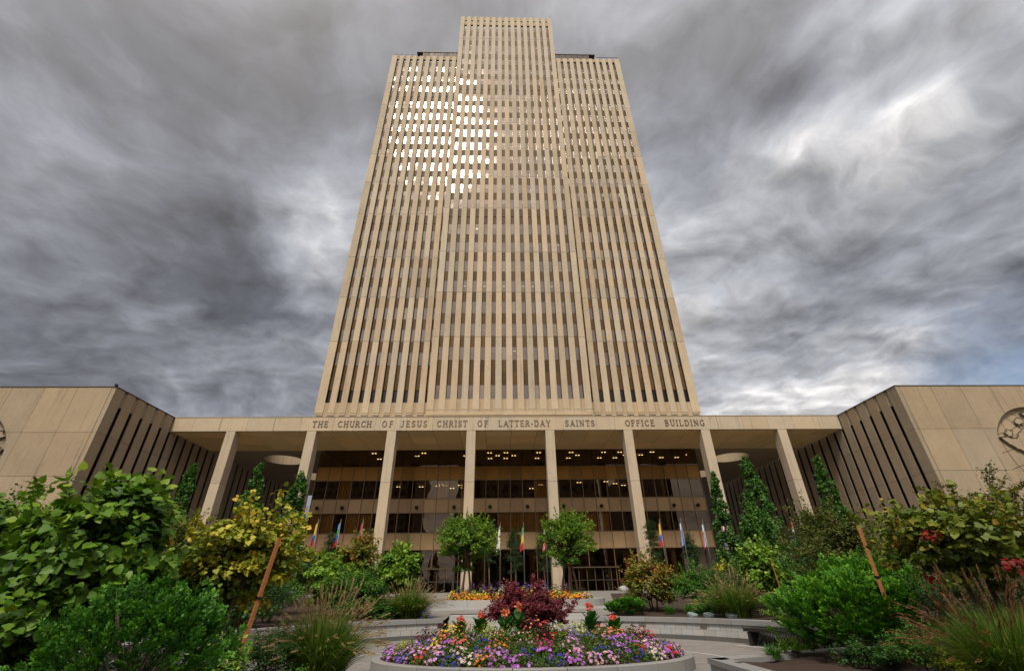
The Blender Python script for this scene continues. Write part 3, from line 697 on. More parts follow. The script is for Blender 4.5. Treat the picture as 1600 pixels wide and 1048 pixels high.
# ================================================================== LOW WINGS
def wing(side):
    xin = -38.6 if side < 0 else 41.3
    label = ('low beige concrete building on the left with vertical window slots and round relief' if side < 0 else
             'low beige concrete building on the right with large round map relief on its front')
    Wg = thing('low_building', label, 'building', (xin+side*5, 42.3, 0), group='matching low buildings flanking the portico')
    ztop = 18.2+E
    # front face panels
    zj = [-.2+E, 1.35+E, 5.45+E, 9.5+E, 13.58+E, ztop]
    mcx, mcz, mr = (54.05, 10.65+E, 5.2) if side > 0 else (-51.3, 10.55+E, 5.25)
    xj = [xin+side*.45]+[xin+side*(3.75+3.2*k) for k in range(0, 9)]
    for i in range(len(xj)-1):
        a, b = sorted((xj[i], xj[i+1]))
        for za, zb in zip(zj[:-1], zj[1:]):
            # skip what the medallion surround covers
            if a > mcx-mr-1.8 and b < mcx+mr+1.8+1.4 and za > mcz-mr-2.2 and zb < mcz+mr+3.5 and math.hypot(max(abs((a+b)/2-mcx)-1.6, 0), max(abs((za+zb)/2-mcz)-2.0, 0)) < mr:
                # clip: panel outline minus disc, cut as a grid of small pieces
                clip_panel(Wg, a+.015, b-.015, za+.015, zb-.015, mcx, mcz, mr)
            else: box('concrete_panel', 'wing_concrete', Wg, a+.015, b-.015, 42.3, 42.55, za+.015, zb-.015)
    a, b = sorted((xin+side*.3, xin+side*60)); box('backing_wall', 'relief_dark', Wg, a, b, 42.62+(.6), 95, E-.3, ztop-.1)
    for sgn in (0,):
        pass
    # backing right behind the joints except behind the medallion
    aa, bb = sorted((xin+side*.3, mcx-side*(mr+.3))); box('backing_wall', 'relief_dark', Wg, aa, bb, 42.56, 43.2, E-.3, ztop-.1)
    aa, bb = sorted((mcx-side*(mr+.3), mcx+side*30)); box('backing_wall', 'relief_dark', Wg, aa, bb, 42.56, 43.2, mcz+mr+.2, ztop-.1); box('backing_wall', 'relief_dark', Wg, aa, bb, 42.56, 43.2, E-.3, mcz-mr-.2)
    a, b = sorted((xin-side*.05, xin+side*60)); box('coping', 'relief_dark', Wg, a, b, 42.25, 95, ztop+.002, ztop+.07)
    # medallion: domed disc set back in a round opening, meridians as grooves, land as raised pieces
    n, mrings = 64, 10; V = [(mcx, 42.42, mcz)]; Fc = []
    for j in range(1, mrings+1):
        rr = (mr+.05)*j/mrings; dep = 42.42+.34*(j/mrings)**2
        for k in range(n): t = 2*math.pi*k/n; V.append((mcx+rr*math.cos(t), dep, mcz+rr*math.sin(t)))
    for k in range(n): Fc.append((0, 1+(k+1) % n, 1+k))
    for j in range(mrings-1):
        for k in range(n): a_, b_ = 1+j*n+k, 1+j*n+(k+1) % n; Fc.append((a_, b_, b_+n, a_+n))
    med = MB().add(V, Fc).build('globe_relief', 'wing_concrete', Wg, True)
    gr = MB()
    def dome(x, z): return 42.42+.34*min(1, ((x-mcx)**2+(z-mcz)**2)/mr**2)
    for q in range(-3, 4):     # meridians, tilted, and parallels
        for fam in (0, 1):
            pts = []
            for i in range(25):
                t = -1+2*i/24
                if fam == 0: u, v = math.sin(q*.42)*math.sqrt(max(0, 1-t*t)), t
                else: v = q/3.6; u = t*math.sqrt(max(0, 1-v*v)); v = v-.12*(1-t*t)
                cu, su = math.cos(.5), math.sin(.5); u, v = u*cu-v*su, u*su+v*cu
                if u*u+v*v < .985: x, z = mcx+u*mr, mcz+v*mr; pts.append((x, dome(x, z)-.012, z))
            if len(pts) > 2: gr.tube(pts, .022, 4)
    gr.build('grid_line', 'relief_dark', med)
    lands = ([[(49.75, 12.75), (50.15, 12.15), (50.6, 11.62), (51.0, 11.35), (51.6, 10.85), (52.6, 10.3), (53.6, 9.9), (54.6, 9.2), (55.6, 9.6), (56.2, 11.2), (57.2, 12.4), (56.6, 13.8), (55.2, 14.6), (54.0, 14.2), (53.0, 13.4), (52.4, 13.6), (51.6, 13.0), (51.2, 12.5), (50.5, 12.75)],
              [(50.45, 13.2), (50.8, 13.5), (51.3, 13.35), (51.0, 12.85), (50.6, 12.8)], [(52.0, 14.3), (52.5, 14.75), (53.0, 14.6), (52.9, 14.1), (52.3, 14.0)], [(53.2, 15.2), (53.9, 15.4), (54.3, 15.0), (53.7, 14.8)],
              [(53.0, 8.9), (54.0, 9.0), (55.4, 8.2), (55.2, 7.0), (54.2, 6.3), (53.4, 7.3)]] if side > 0 else
             [[(-46.6, 12.0), (-47.2, 12.35), (-48.2, 12.1), (-49.4, 12.9), (-51.0, 12.6), (-52.2, 11.0), (-51.4, 9.2), (-50.0, 8.6), (-48.6, 9.6), (-47.4, 10.9)], [(-46.9, 13.3), (-47.6, 13.8), (-48.4, 13.5), (-47.8, 13.0)]])
    for pl in lands:
        # roughen the coast
        pts = []
        for i in range(len(pl)):
            p0, p1 = Vector(pl[i]), Vector(pl[(i+1) % len(pl)])
            for t in (0, .25, .5, .75): q = p0.lerp(p1, t); pts.append((q.x+random.uniform(-.07, .07), q.y+E+random.uniform(-.07, .07)))
        n_ = len(pts); V = [(x, dome(x, z)-.22, z) for x, z in pts]+[(x, dome(x, z)+.05, z) for x, z in pts]
        MB().add(V, [tuple(range(n_))]+[(i, (i+1) % n_, n_+(i+1) % n_, n_+i) for i in range(n_)]).build('relief_continent', 'wing_concrete', med)
        rim = MB().tube([(x, dome(x, z)-.225, z) for x, z in pts+pts[:1]], .045, 4).build('coast_line', 'relief_dark', med)
    # inner face: piers, glass slots, folded infill above
    PM = 1.56; y = 42.3; first = True; zsl = 16.55+E
    glass = MB(); rv = MB(); fo = MB()
    s0 = 43.72
    ycs = [s0+PM*i for i in range(30)]
    prev = 42.3
    for yc in ycs:
        y0, y1 = prev, yc-.21
        xa_, xb_ = (xin-.42, xin) if side < 0 else (xin, xin+.42)
        for za, zb in zip(zj[:-1], zj[1:]):
            box('pier_panel', 'wing_concrete', Wg, xa_, xb_, y0+.004, y1-.004, za+.012, zb-.012)
        prev = yc+.21
        w0, w1 = yc-.21, yc+.21
        gx = xin+side*.36
        p, q = sorted((gx, gx+side*.04)); box('slot_window', 'wing_glass', Wg, p, q, w0, w1, E, zsl)
        xd0, xd1 = xin+side*.06, xin+side*.26
        zc, zd = zsl, ztop-.003
        fo.add([(xd0, w0, zc), (xd1, yc, zc), (xd0, w1, zc), (xin+side*.5, w1, zc), (xin+side*.5, w0, zc), (xd0, w0, zd), (xd1, yc, zd), (xd0, w1, zd)], [(0, 1, 6, 5), (1, 2, 7, 6), (0, 4, 3, 2, 1)])
        for ww in (w0+.012, w1-.012):
            p, q = sorted((xin+side*.05, xin+side*.35)); rv.box(p, q, ww-.010, ww+.010, E, zsl-.002)
    fo.build('folded_infill', 'wing_concrete', Wg); rv.build('slot_reveals', 'bronze', Wg)
    if side < 0: MB().box(xin-.16, xin+.06, 42.1, 42.3, ztop+.08, ztop+.26).build('roof_camera', 'black_metal', Wg)
def clip_panel(Wg, a, b, za, zb, mcx, mcz, mr):
    """one precast panel with the round opening cut out of it"""
    n = 20; xs_ = np.linspace(a, b, n+1); mb = MB()
    for i in range(n):
        x0, x1 = xs_[i], xs_[i+1]
        segs = []
        def h(x): d = x-mcx; return math.sqrt(mr*mr-d*d) if abs(d) < mr else 0.
        h0, h1 = h(x0), h(x1)
        for sg in (1, -1):
            # upper piece: from mcz+h up to zb ; lower: za up to mcz-h
            if sg > 0: l0, l1, t0, t1 = max(za, mcz+h0), max(za, mcz+h1), zb, zb
            else: l0, l1, t0, t1 = za, za, min(zb, mcz-h0), min(zb, mcz-h1)
            if h0 == 0 and h1 == 0:
                if sg < 0: continue
                l0 = l1 = za; t0 = t1 = zb
            if t0-l0 < 1e-4 and t1-l1 < 1e-4: continue
            t0, t1 = max(t0, l0), max(t1, l1)
            V = [(x0, 42.3, l0), (x1, 42.3, l1), (x1, 42.3, t1), (x0, 42.3, t0), (x0, 42.85, l0), (x1, 42.85, l1), (x1, 42.85, t1), (x0, 42.85, t0)]
            Fc = [(0, 1, 2, 3), (0, 4, 5, 1), (3, 2, 6, 7)]
            if i == 0: Fc.append((0, 3, 7, 4))
            if i == n-1: Fc.append((1, 5, 6, 2))
            mb.add(V, Fc)
    if mb.V: mb.build('concrete_panel', 'wing_concrete', Wg)
wing(-1); wing(1)

# ================================================================== the other side of the square, seen mirrored in the entrance glass
def opposite(label, x0, x1, y0, y1, h, fl_, bay):
    B = thing('city_building', label, 'building', ((x0+x1)/2, y1, 0))
    box('wall', 'wing_concrete', B, x0, x1, y0, y1, 0, h)
    wd = MB(); nb = int((x1-x0)/bay)
    for i in range(nb):
        for k in range(int(h/fl_)-1):
            xx = x0+(x1-x0)*(i+.22)/nb; wd.box(xx, xx+bay*.6, y1+.01, y1+.06, k*fl_+1.4, k*fl_+1.4+fl_*.55)
    wd.build('windows', 'wing_glass', B)
opposite('wide pale office block mirrored in the glass left of the middle', -95, -33, -90, -60, 46, 3.6, 3.)
opposite('office block with window grid mirrored in the middle glass', -17, 38, -95, -62, 52, 3.8, 3.4)
opposite('slim block mirrored in the right hand glass', 46, 63, -90, -58, 40, 3.6, 3.)

# ================================================================== SEAT WALLS, BENCH
def arcstone(ra, rb, a0, a1, z0, z1, n=2):
    V = []; Fc = []
    for i in range(n+1):
        a = R(a0+(a1-a0)*i/n); c, s_ = math.cos(a), math.sin(a)
        V += [(ra*c, ra*s_, z0), (rb*c, rb*s_, z0), (rb*c, rb*s_, z1), (ra*c, ra*s_, z1)]
    for i in range(n):
        a, b = 4*i, 4*i+4; Fc += [(a, a+3, b+3, b), (a+1, b+1, b+2, a+2), (a+3, a+2, b+2, b+3), (a, b, b+1, a+1)]
    Fc += [(0, 1, 2, 3), (4*n+3, 4*n+2, 4*n+1, 4*n)]
    return V, Fc
def seatwall(label, a0, a1):
    S = thing('seat_wall', label, 'wall', (CX, CY, 0), group='curved seat walls round the lower plaza')
    Lb = math.degrees(.42/RW); gp = math.degrees(.006/RW)
    def put(name, me, ang):
        o = link(name, me, S, (CX, CY, 0)); o.rotation_euler = (0, 0, R(ang)); return o
    def mk(name, m, ra, rb, L, z0, z1): return mesh(name, *arcstone(ra, rb, gp, L-gp, z0, z1), m)
    blk = [mk('stone_block', 'granite_pale', RW+.0, RW+.3, Lb, .135+.19*k, .32+.19*k) for k in (0, 1)]
    for k in (0, 1):
        a = a0+(Lb/2 if k else 0)
        while a+Lb <= a1+.01: put('stone_block', blk[k], a); a += Lb
    Lc = math.degrees(1.1/RW); cap = mk('cap_stone', 'granite', RW-.06, RW+.42, Lc, .515, .66); bs = mk('base_stone', 'granite_dark', RW-.02, RW+.3, Lc, 0, .13)
    a = a0
    while a+Lc <= a1+Lc*.5: put('cap_stone', cap, a); put('base_stone', bs, a); a += Lc
    V, Fc = arcstone(RW+.05, RW+.4, a0, a, .0, .51, 24); MB().add(V, Fc).build('wall_core', 'granite_dark', S, loc=(CX, CY, 0), world=True)
    return S
SW_L = seatwall('curved granite block seat wall on the left of the round flower bed', 109, 196)
SW_R = seatwall('curved granite block seat wall on the right of the round flower bed with dark bench', -14, 68)
for S, angs in ((SW_R, (42, 57)), (SW_L, ())):
    for a in angs:
        c, s_ = math.cos(R(a)), math.sin(R(a)); o = link('wall_light', mesh('wall_light', boxv(-.03, .02, -.13, .13, -.04, .04), BF, 'granite_dark'), S, (CX+(RW-.0)*c, CY+(RW-.0)*s_, .42)); o.rotation_euler = (0, 0, R(a))
def bench(label, ang):
    c, s_ = math.cos(R(ang)), math.sin(R(ang)); Lh = 1.05
    B = thing('bench', label, 'bench', (CX+8.62*c, CY+8.62*s_, 0), R(ang), 'dark slatted benches against the seat wall')
    # local x = outward, y along
    sl_ = mesh('slat', boxv(-.24, .24, -.02, .02, .44, .475), BF, 'bench_metal')
    for i in range(34): link('slat', sl_, B, (0, -Lh+.03+i*(2*Lh-.06)/33, 0), world=False)
    for x in (-.25, .25): link('seat_rail', mesh('seat_rail', boxv(x-.02, x+.02, -Lh, Lh, .39, .47), BF, 'bench_metal'), B, world=False)
    for y in (-Lh+.16, Lh-.16):
        V = [(-.25, y-.05, 0), (-.05, y-.05, 0), (.22, y-.05, .38), (-.25, y-.05, .38)]
        V = V+[(a, b+.10, d) for a, b, d in V]; link('leg', mesh('leg', V, [(0, 1, 2, 3), (7, 6, 5, 4), (0, 4, 5, 1), (1, 5, 6, 2), (2, 6, 7, 3), (3, 7, 4, 0)], 'bench_metal'), B, world=False)
    sl2 = mesh('front_bar', boxv(.24, .26, -.01, .01, .0, .42), BF, 'bench_metal')
    for i in range(36): link('front_bar', sl2, B, (0, -Lh+.05+i*(2*Lh-.1)/35, 0), world=False)
bench('dark slatted bench against the right seat wall left of the bright green bush', 23)
bench('dark slatted bench half hidden behind the bright green bush on the right', 6)

# ================================================================== ROUND FLOWER BED (kerb stones and soil)
FB = thing('flower_bed', 'low oval granite kerb round the big flower bed in the foreground', 'flower bed', (.78, 13.2, 0))
FX, FY, FA, FBb = .78, 13.2, 3.85, 2.25
nst = 22
for i in range(nst):
    V = []; Fc = []; n = 4
    for j in range(n+1):
        t = 2*math.pi*(i+.008+(1-.016)*j/n)/nst
        for (a, b, z) in ((FA, FBb, 0), (FA, FBb, .24), (FA-.03, FBb-.03, .255), (FA-.20, FBb-.20, .255), (FA-.22, FBb-.22, 0)):
            V.append((FX+a*math.cos(t), FY+b*math.sin(t), z))
    for j in range(n):
        for k in range(4): a = 5*j+k; Fc.append((a, a+5, a+6, a+1))
    Fc += [tuple(range(5)), tuple(range(5*n, 5*n+5))[::-1]]
    MB().add(V, Fc).build('kerb_stone', 'granite', FB)
def bedz(x, y):
    q = min(1., math.hypot((x-FX)/(FA-.22), (y-FY)/(FBb-.22))); return .23+.40*(1-q*q)
V = [(FX, FY, bedz(FX, FY))]; Fc = []; n = 36
for j in range(1, 7):
    for k in range(n): t = 2*math.pi*k/n; x, y = FX+(FA-.21)*j/6*math.cos(t), FY+(FBb-.21)*j/6*math.sin(t); V.append((x, y, bedz(x, y)+random.uniform(-.02, .02)))
for k in range(n): Fc.append((0, 1+k, 1+(k+1) % n))
for j in range(5):
    for k in range(n): a, b = 1+j*n+k, 1+j*n+(k+1) % n; Fc.append((a, a+n, b+n, b))
MB().add(V, Fc).build('soil', 'mulch', FB)

# foreground beds with low granite edging
def polywall(name, label, pts, zt_, soilname):
    W_ = thing(name, label, 'planter', (pts[0][0], pts[0][1], 0), group='low granite edged beds in the foreground')
    for (x0, y0), (x1, y1) in zip(pts[:-1], pts[1:]):
        L = math.hypot(x1-x0, y1-y0); n = max(1, int(L/1.4)); d = Vector((x1-x0, y1-y0))/L; nn = Vector((-d.y, d.x))
        for i in range(n):
            a = Vector((x0, y0))+d*(L*i/n+.006); b = Vector((x0, y0))+d*(L*(i+1)/n-.006)
            q = [a, b, b+nn*.36, a+nn*.36]; V = [(p.x, p.y, zt_-.09) for p in q]+[(p.x, p.y, zt_) for p in q]
            MB().add(V, [(3, 2, 1, 0), (4, 5, 6, 7)]+[(k, (k+1) % 4, 4+(k+1) % 4, 4+k) for k in range(4)]).build('cap_stone', 'granite', W_)
            q = [a+nn*.05, b+nn*.05, b+nn*.31, a+nn*.31]; V = [(p.x, p.y, 0) for p in q]+[(p.x, p.y, zt_-.092) for p in q]
            MB().add(V, [(3, 2, 1, 0), (4, 5, 6, 7)]+[(k, (k+1) % 4, 4+(k+1) % 4, 4+k) for k in range(4)]).build('wall_stone', 'granite', W_)
    return W_
polywall('planter_wall', 'grey granite planter edge at the lower right corner of the path', [(14.0, 13.3), (8.6, 12.4), (4.05, 10.65), (4.35, 2.0)], .42, 's')
polywall('planter_wall', 'grey granite planter edge running from the flower bed to the lower left', [(-2.05, 2.0), (-2.35, 9.0), (-3.9, 10.9), (-13., 13.3)], .42, 's')
def soilpoly(name, pts, z):
    n = 16; V = []; Fc = []
    A, B, C_, D_ = [Vector(p) for p in pts]
    for i in range(n+1):
        for j in range(n+1):
            p = A.lerp(B, i/n).lerp(D_.lerp(C_, i/n), j/n); V.append((p.x, p.y, z+.05*math.sin(p.x*2.1+p.y*1.7)+.03*math.sin(p.x*5.3-p.y*4.1)))
    for i in range(n):
        for j in range(n): a = i*(n+1)+j; Fc.append((a, a+n+1, a+n+2, a+1))
    o = MB().add(V, Fc).build(name, 'mulch'); o['kind'] = 'structure'
soilpoly('bed_soil_right', [(4.55, 1.5), (22, 1.5), (22, 14.2), (4.3, 10.5)], .37)
soilpoly('bed_soil_left', [(-22, 1.5), (-2.5, 1.5), (-2.7, 9.0), (-22, 14.6)], .37)

# ring planter on the terrace with round front corners
RP = thing('ring_planter', 'pale granite raised planter with rounded ends holding two small round trees', 'planter', (1., 29.5, zt(28)))
def rp_outline(off):
    xa_, xb_, ya, yb, r = -3.7+off, 5.9-off, 26.8+off, 34.5-off, 2.6-off
    P_ = []
    for cx, cy, a0 in ((xb_-r, ya+r, -90), (xb_-r, yb-r, 0), (xa_+r, yb-r, 90), (xa_+r, ya+r, 180)):
        for k in range(7): t = R(a0+90*k/6); P_.append((cx+r*math.cos(t), cy+r*math.sin(t)))
    return P_
oa, ob = rp_outline(0), rp_outline(.55); n = len(oa)
def sub(P_, m_):      # resample the loop evenly
    L = [0.]
    for i in range(len(P_)): a, b = P_[i], P_[(i+1) % len(P_)]; L.append(L[-1]+math.hypot(b[0]-a[0], b[1]-a[1]))
    xs_ = [p[0] for p in P_]+[P_[0][0]]; ys_ = [p[1] for p in P_]+[P_[0][1]]
    q = np.linspace(0, L[-1], m_, endpoint=False); return list(zip(np.interp(q, L, xs_), np.interp(q, L, ys_)))
m_ = 96; oa, ob = sub(oa, m_), sub(ob, m_); ZR = 1.6-.40
for i in range(0, m_, 4):
    V = []; Fc = []
    for j in range(5):
        k = (i+j) % m_; (x0, y0), (x1, y1) = oa[k], ob[k]; e = .012 if j == 0 else (-.012 if j == 4 else 0)
        nx_, ny_ = oa[(k+1) % m_][0]-x0, oa[(k+1) % m_][1]-y0; ll = math.hypot(nx_, ny_); x0 += nx_/ll*e; y0 += ny_/ll*e; x1 += nx_/ll*e; y1 += ny_/ll*e
        V += [(x0, y0, .5), (x0, y0, ZR), (x1, y1, ZR), (x1, y1, .5)]
    for j in range(4):
        for k in range(3): a = 4*j+k; Fc.append((a, a+4, a+5, a+1))
    Fc += [(0, 1, 2, 3), (19, 18, 17, 16)]
    MB().add(V, Fc).build('planter_stone', 'granite_pale', RP)
V = [(1.1, 30.6, ZR+.1)]+[(x, y, ZR-.05) for x, y in ob]; MB().add(V, [(0, 1+i, 1+(i+1) % m_) for i in range(m_)]).build('soil', 'mulch', RP)
# plinth kerb in front of the planter
box('plinth_kerb', 'granite_pale', RP, -5.4, 7.0, 26.0, 26.3, .4, .88)

# ================================================================== FOLIAGE
def nrm(a): return a/np.maximum(np.linalg.norm(a, axis=1, keepdims=True), 1e-9)
TPL = {
 'oval': (np.array([(0, 0, 0), (.35, .26, .05), (.75, .2, .04), (1, 0, -.06), (.75, -.2, .04), (.35, -.26, .05)]), [(0, 3, 2, 1), (0, 5, 4, 3)]),
 'diamond': (np.array([(0, 0, 0), (.5, .3, .04), (1, 0, -.04), (.5, -.3, .04)]), [(0, 1, 2), (0, 2, 3)]),
 'heart': (np.array([(.06, 0, 0), (-.10, .24, .03), (.12, .50, .06), (.55, .42, .03), (1.02, 0, -.14), (.55, -.42, .03), (.12, -.50, .06), (-.10, -.24, .03)]), [(0, 4, 3, 2, 1), (0, 7, 6, 5, 4)]),
 'lobed': (np.array([(0, 0, 0), (.15, .42, .02), (.45, .22, .03), (.62, .46, -.02), (1, 0, -.06), (.62, -.46, -.02), (.45, -.22, .03), (.15, -.42, .02)]), [(0, 2, 1), (0, 4, 3, 2), (0, 6, 5, 4), (0, 7, 6)]),
 'petal5': (np.array([(0, 0, -.10)]+[(math.cos(t)*(.5 if i % 2 else .34), math.sin(t)*(.5 if i % 2 else .34), .02) for i, t in enumerate(np.linspace(0, 2*math.pi, 10, endpoint=False))]), [(0, 1+i, 1+(i+1) % 10) for i in range(10)]),
}
def leaves(name, m, parent, P_, U, Nn, S, tpl, base=(0, 0, 0), rnd=None, extra=None):
    """many small leaf faces in one mesh: P_ positions, U leaf axis, Nn leaf normal, S size (metres)"""
    tv, tf = TPL[tpl]; n = len(P_)
    U = nrm(U); W_ = nrm(np.cross(Nn, U)); Nn = np.cross(U, W_)
    V = P_[:, None, :]+S[:, None, None]*(U[:, None, :]*tv[None, :, 0:1]+W_[:, None, :]*tv[None, :, 1:2]+Nn[:, None, :]*tv[None, :, 2:3])
    V = V.reshape(-1, 3)-np.array(base)
    k = len(tv)
    ls = np.array([len(f) for f in tf]); flat = np.concatenate([np.array(f) for f in tf])
    LI = (np.arange(n)[:, None]*k+flat[None, :]).reshape(-1); tot = np.tile(ls, n)
    me = bpy.data.meshes.new(name); me.vertices.add(len(V)); me.vertices.foreach_set('co', V.astype(np.float32).ravel())
    me.loops.add(len(LI)); me.loops.foreach_set('vertex_index', LI.astype(np.int32))
    me.polygons.add(len(tot)); st = np.concatenate([[0], np.cumsum(tot)[:-1]]); me.polygons.foreach_set('loop_start', st.astype(np.int32)); me.polygons.foreach_set('loop_total', tot.astype(np.int32))
    at = me.attributes.new('rnd', 'FLOAT', 'POINT'); r_ = rng.random(n) if rnd is None else rnd
    at.data.foreach_set('value', np.repeat(np.clip(r_, 0, 1), k).astype(np.float32))
    me.materials.append(mat(m)); me.update(calc_edges=True)
    return link(name, me, parent, base)
def ellip(n):
    v = nrm(rng.normal(size=(n, 3))); return v
def clumps(c, r, K, shell=(.55, .95), up=.25, zmin=-.8):
    v = ellip(K*3); v[:, 2] += up; v = nrm(v); v = v[v[:, 2] > zmin][:K]
    rad = rng.uniform(*shell, size=(len(v), 1)); jit = rng.normal(size=v.shape)*.06
    return np.array(c)+(v*rad+jit)*np.array(r), v
def crown(n, c, r, K, cr, upn=.8, shell=(.5, .95), zmin=-.8, droop=.3, flat=.7):
    cc, cv = clumps(c, r, K, shell, zmin=zmin); K = len(cc)
    idx = rng.integers(0, K, n); d = ellip(n); d[:, 2] = np.where(d[:, 2] < -.3, -d[:, 2]*.6, d[:, 2])
    csz = rng.uniform(.6, 1.35, K)[idx][:, None]
    P_ = cc[idx]+d*cr*csz*rng.uniform(.45, 1.05, (n, 1))*np.array([1, 1, flat])
    Nn = nrm(d*.6+cv[idx]*.45+np.array([0, 0, upn])+rng.normal(size=(n, 3))*.35)
    h = rng.normal(size=(n, 3)); U = nrm(h-np.sum(h*Nn, 1, keepdims=True)*Nn+(d*.8)+np.array([0, 0, -droop]))
    tone = (rng.random(K)[idx]*.5+rng.random(n)*.5)
    return P_, U, Nn, tone, cc
def branches(mb, base, cc, r0, n=14, lean=.5):
    b = Vector(base)
    L = list(range(len(cc))); random.shuffle(L)
    for i in L[:n]:
        t = Vector(cc[i]); mid = b.lerp(t, .5)+Vector((random.uniform(-.1, .1), random.uniform(-.1, .1), .12))*(t-b).length*.5
        mid.z = b.z+(t.z-b.z)*.45
        mb.tube([b, b.lerp(mid, .55), mid, t], [r0, r0*.75, r0*.5, r0*.18], 5)
GROUP = dict(heart='large-leaved redbud shrubs', small='dense small-leaved shrubs', tuft='bright feathery bushes', cone='young upright trees', dcol='dark columnar trees by the lobby', grass='fountain grass clumps')
def shrub(name, cat, label, x, y, gz, ztop, zbot, hw, leaf, m, n, size, K=40, cr=.28, trunks=3, depth=None, tpl='oval', bark='bark', group=None, zmin=-.8, shell=(.5, .95), stems=14, upn=.8, r0=.03):
    o = thing(name, label, cat, (x, y, gz), group=group)
    hz = (ztop-zbot)/2; c = (x, y, (ztop+zbot)/2); dy_ = depth or hw*.8
    P_, U, Nn, tone, cc = crown(n, c, (hw*.88, dy_*.88, hz*.88), K, cr*min(hw, hz*1.2), upn*(.5 if tpl == 'heart' else 1), shell, zmin)
    # loose shoots reach beyond the crown so the outline is uneven
    ns = 26; v = ellip(ns*3); v[:, 2] += .5; v = nrm(v); v = v[v[:, 2] > -.1][:ns]; ns = len(v); per = max(6, int(n*.14/ns)); q = np.repeat(np.arange(ns), per); t = rng.random(ns*per)
    b0 = np.array(c)+v*np.array((hw, dy_, hz))*.78; dr = nrm(v+np.array([0, 0, .55])+rng.normal(size=(ns, 3))*.2); Ls = min(hw, hz*1.3)*rng.uniform(.25, .62, ns)
    Pb = b0[q]+dr[q]*(t*Ls[q])[:, None]+rng.normal(size=(ns*per, 3))*size*.55
    P_ = np.concatenate([P_, Pb]); U = np.concatenate([U, rng.normal(size=Pb.shape)+dr[q]*.5]); Nn = np.concatenate([Nn, nrm(rng.normal(size=Pb.shape)*.5+np.array([0, -.2, .8]))]); tone = np.concatenate([tone, .35+.6*rng.random(len(Pb))]); n = len(P_)
    S = size*rng.uniform(.65, 1.25, n)
    leaves('foliage', m, o, P_, U, Nn, S, tpl, (x, y, gz), rnd=tone)
    mb = MB()
    for k in range(trunks):
        a = random.uniform(0, 6.28); bx, by = x+.12*trunks*.25*math.cos(a), y+.12*trunks*.25*math.sin(a)
        sx, sy = x+hw*.15*math.cos(a), y+hw*.15*math.sin(a); fork = Vector((sx, sy, max(gz+.1, zbot+.25*(ztop-zbot))))
        mb.tube([(bx, by, gz-.05), Vector((bx, by, gz)).lerp(fork, .5)+Vector((.02, .01, 0)), fork], [r0*1.3, r0*1.1, r0], 7)
        branches(mb, fork, cc, r0*.8, max(4, stems//trunks))
    for k in range(ns): mb.tube([b0[k]-dr[k]*Ls[k]*.6, b0[k]+dr[k]*Ls[k]*.95], [r0*.22, r0*.08], 4)
    mb.V = [tuple(Vector(v)-Vector((x, y, gz))) for v in mb.V]
    mb.build('trunk', bark, o, True, (x, y, gz))
    return o
def tuft(name, label, x, y, gz, ztop, zbot, hw, m='leaf_tuft', K=330, per=46, size=.052, depth=None, group=GROUP['tuft']):
    """bush of upright feathery sprays"""
    o = thing(name, label, 'bush', (x, y, gz), group=group); hz = (ztop-zbot)/2; c = np.array((x, y, (ztop+zbot)/2)); r = np.array((hw*.93, (depth or hw*.85)*.93, hz*.9))
    v = ellip(K*2); v[:, 2] += .35; v = nrm(v); v = v[v[:, 2] > -.9][:K]; K = len(v)
    # layered boughs: bulge the outline
    lob = 1+.17*np.sin(v[:, 0]*6+x)*np.cos(v[:, 2]*9+y)+.10*np.sin(v[:, 1]*11+v[:, 0]*5)+.07*rng.normal(size=K)
    base = c+v*r*(lob*rng.uniform(.62, 1.0, K))[:, None]
    ax = nrm(v*np.array([1, 1, .5])+np.array([0, 0, .75])+rng.normal(size=(K, 3))*.25); L = .17*rng.uniform(.7, 1.4, K)*(hw/1.0)**.5
    side = nrm(np.cross(ax, v+rng.normal(size=(K, 3))*.2)); nor = nrm(np.cross(side, ax))
    i = np.repeat(np.arange(K), per); t = rng.uniform(0, 1, K*per); s_ = rng.choice([-1, 1], K*per); sp = rng.uniform(0, 1, K*per)*(1-t)*.55+.02
    P_ = base[i]+ax[i]*(t*L[i])[:, None]+side[i]*(s_*sp*L[i])[:, None]+nor[i]*(-.25*L[i]*sp)[:, None]+rng.normal(size=(K*per, 3))*.008
    U = ax[i]*.8+side[i]*(s_*.8)[:, None]+rng.normal(size=(K*per, 3))*.2; Nn = nrm(nor[i]+rng.normal(size=(K*per, 3))*.35)
    tone = rng.random(K)[i]*.30+t*.62+rng.random(K*per)*.14-.06  # lit tips and shaded insides of the sprays are put into the leaf tone
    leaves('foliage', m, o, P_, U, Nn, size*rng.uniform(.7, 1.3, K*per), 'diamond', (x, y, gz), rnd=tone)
    # inner twigs foliage so the bush is not hollow
    mb = MB()
    for k in range(6):
        a = random.uniform(0, 6.28); f = Vector((x+hw*.12*math.cos(a), y+hw*.12*math.sin(a), zbot+.3*(ztop-zbot))); mb.tube([(x+.05*math.cos(a), y+.05*math.sin(a), gz-.05), f], [.035, .02], 6); branches(mb, f, base[rng.integers(0, K, 40)], .016, 9)
    mb.V = [tuple(Vector(q)-Vector((x, y, gz))) for q in mb.V]; mb.build('trunk', 'bark', o, True, (x, y, gz)); return o
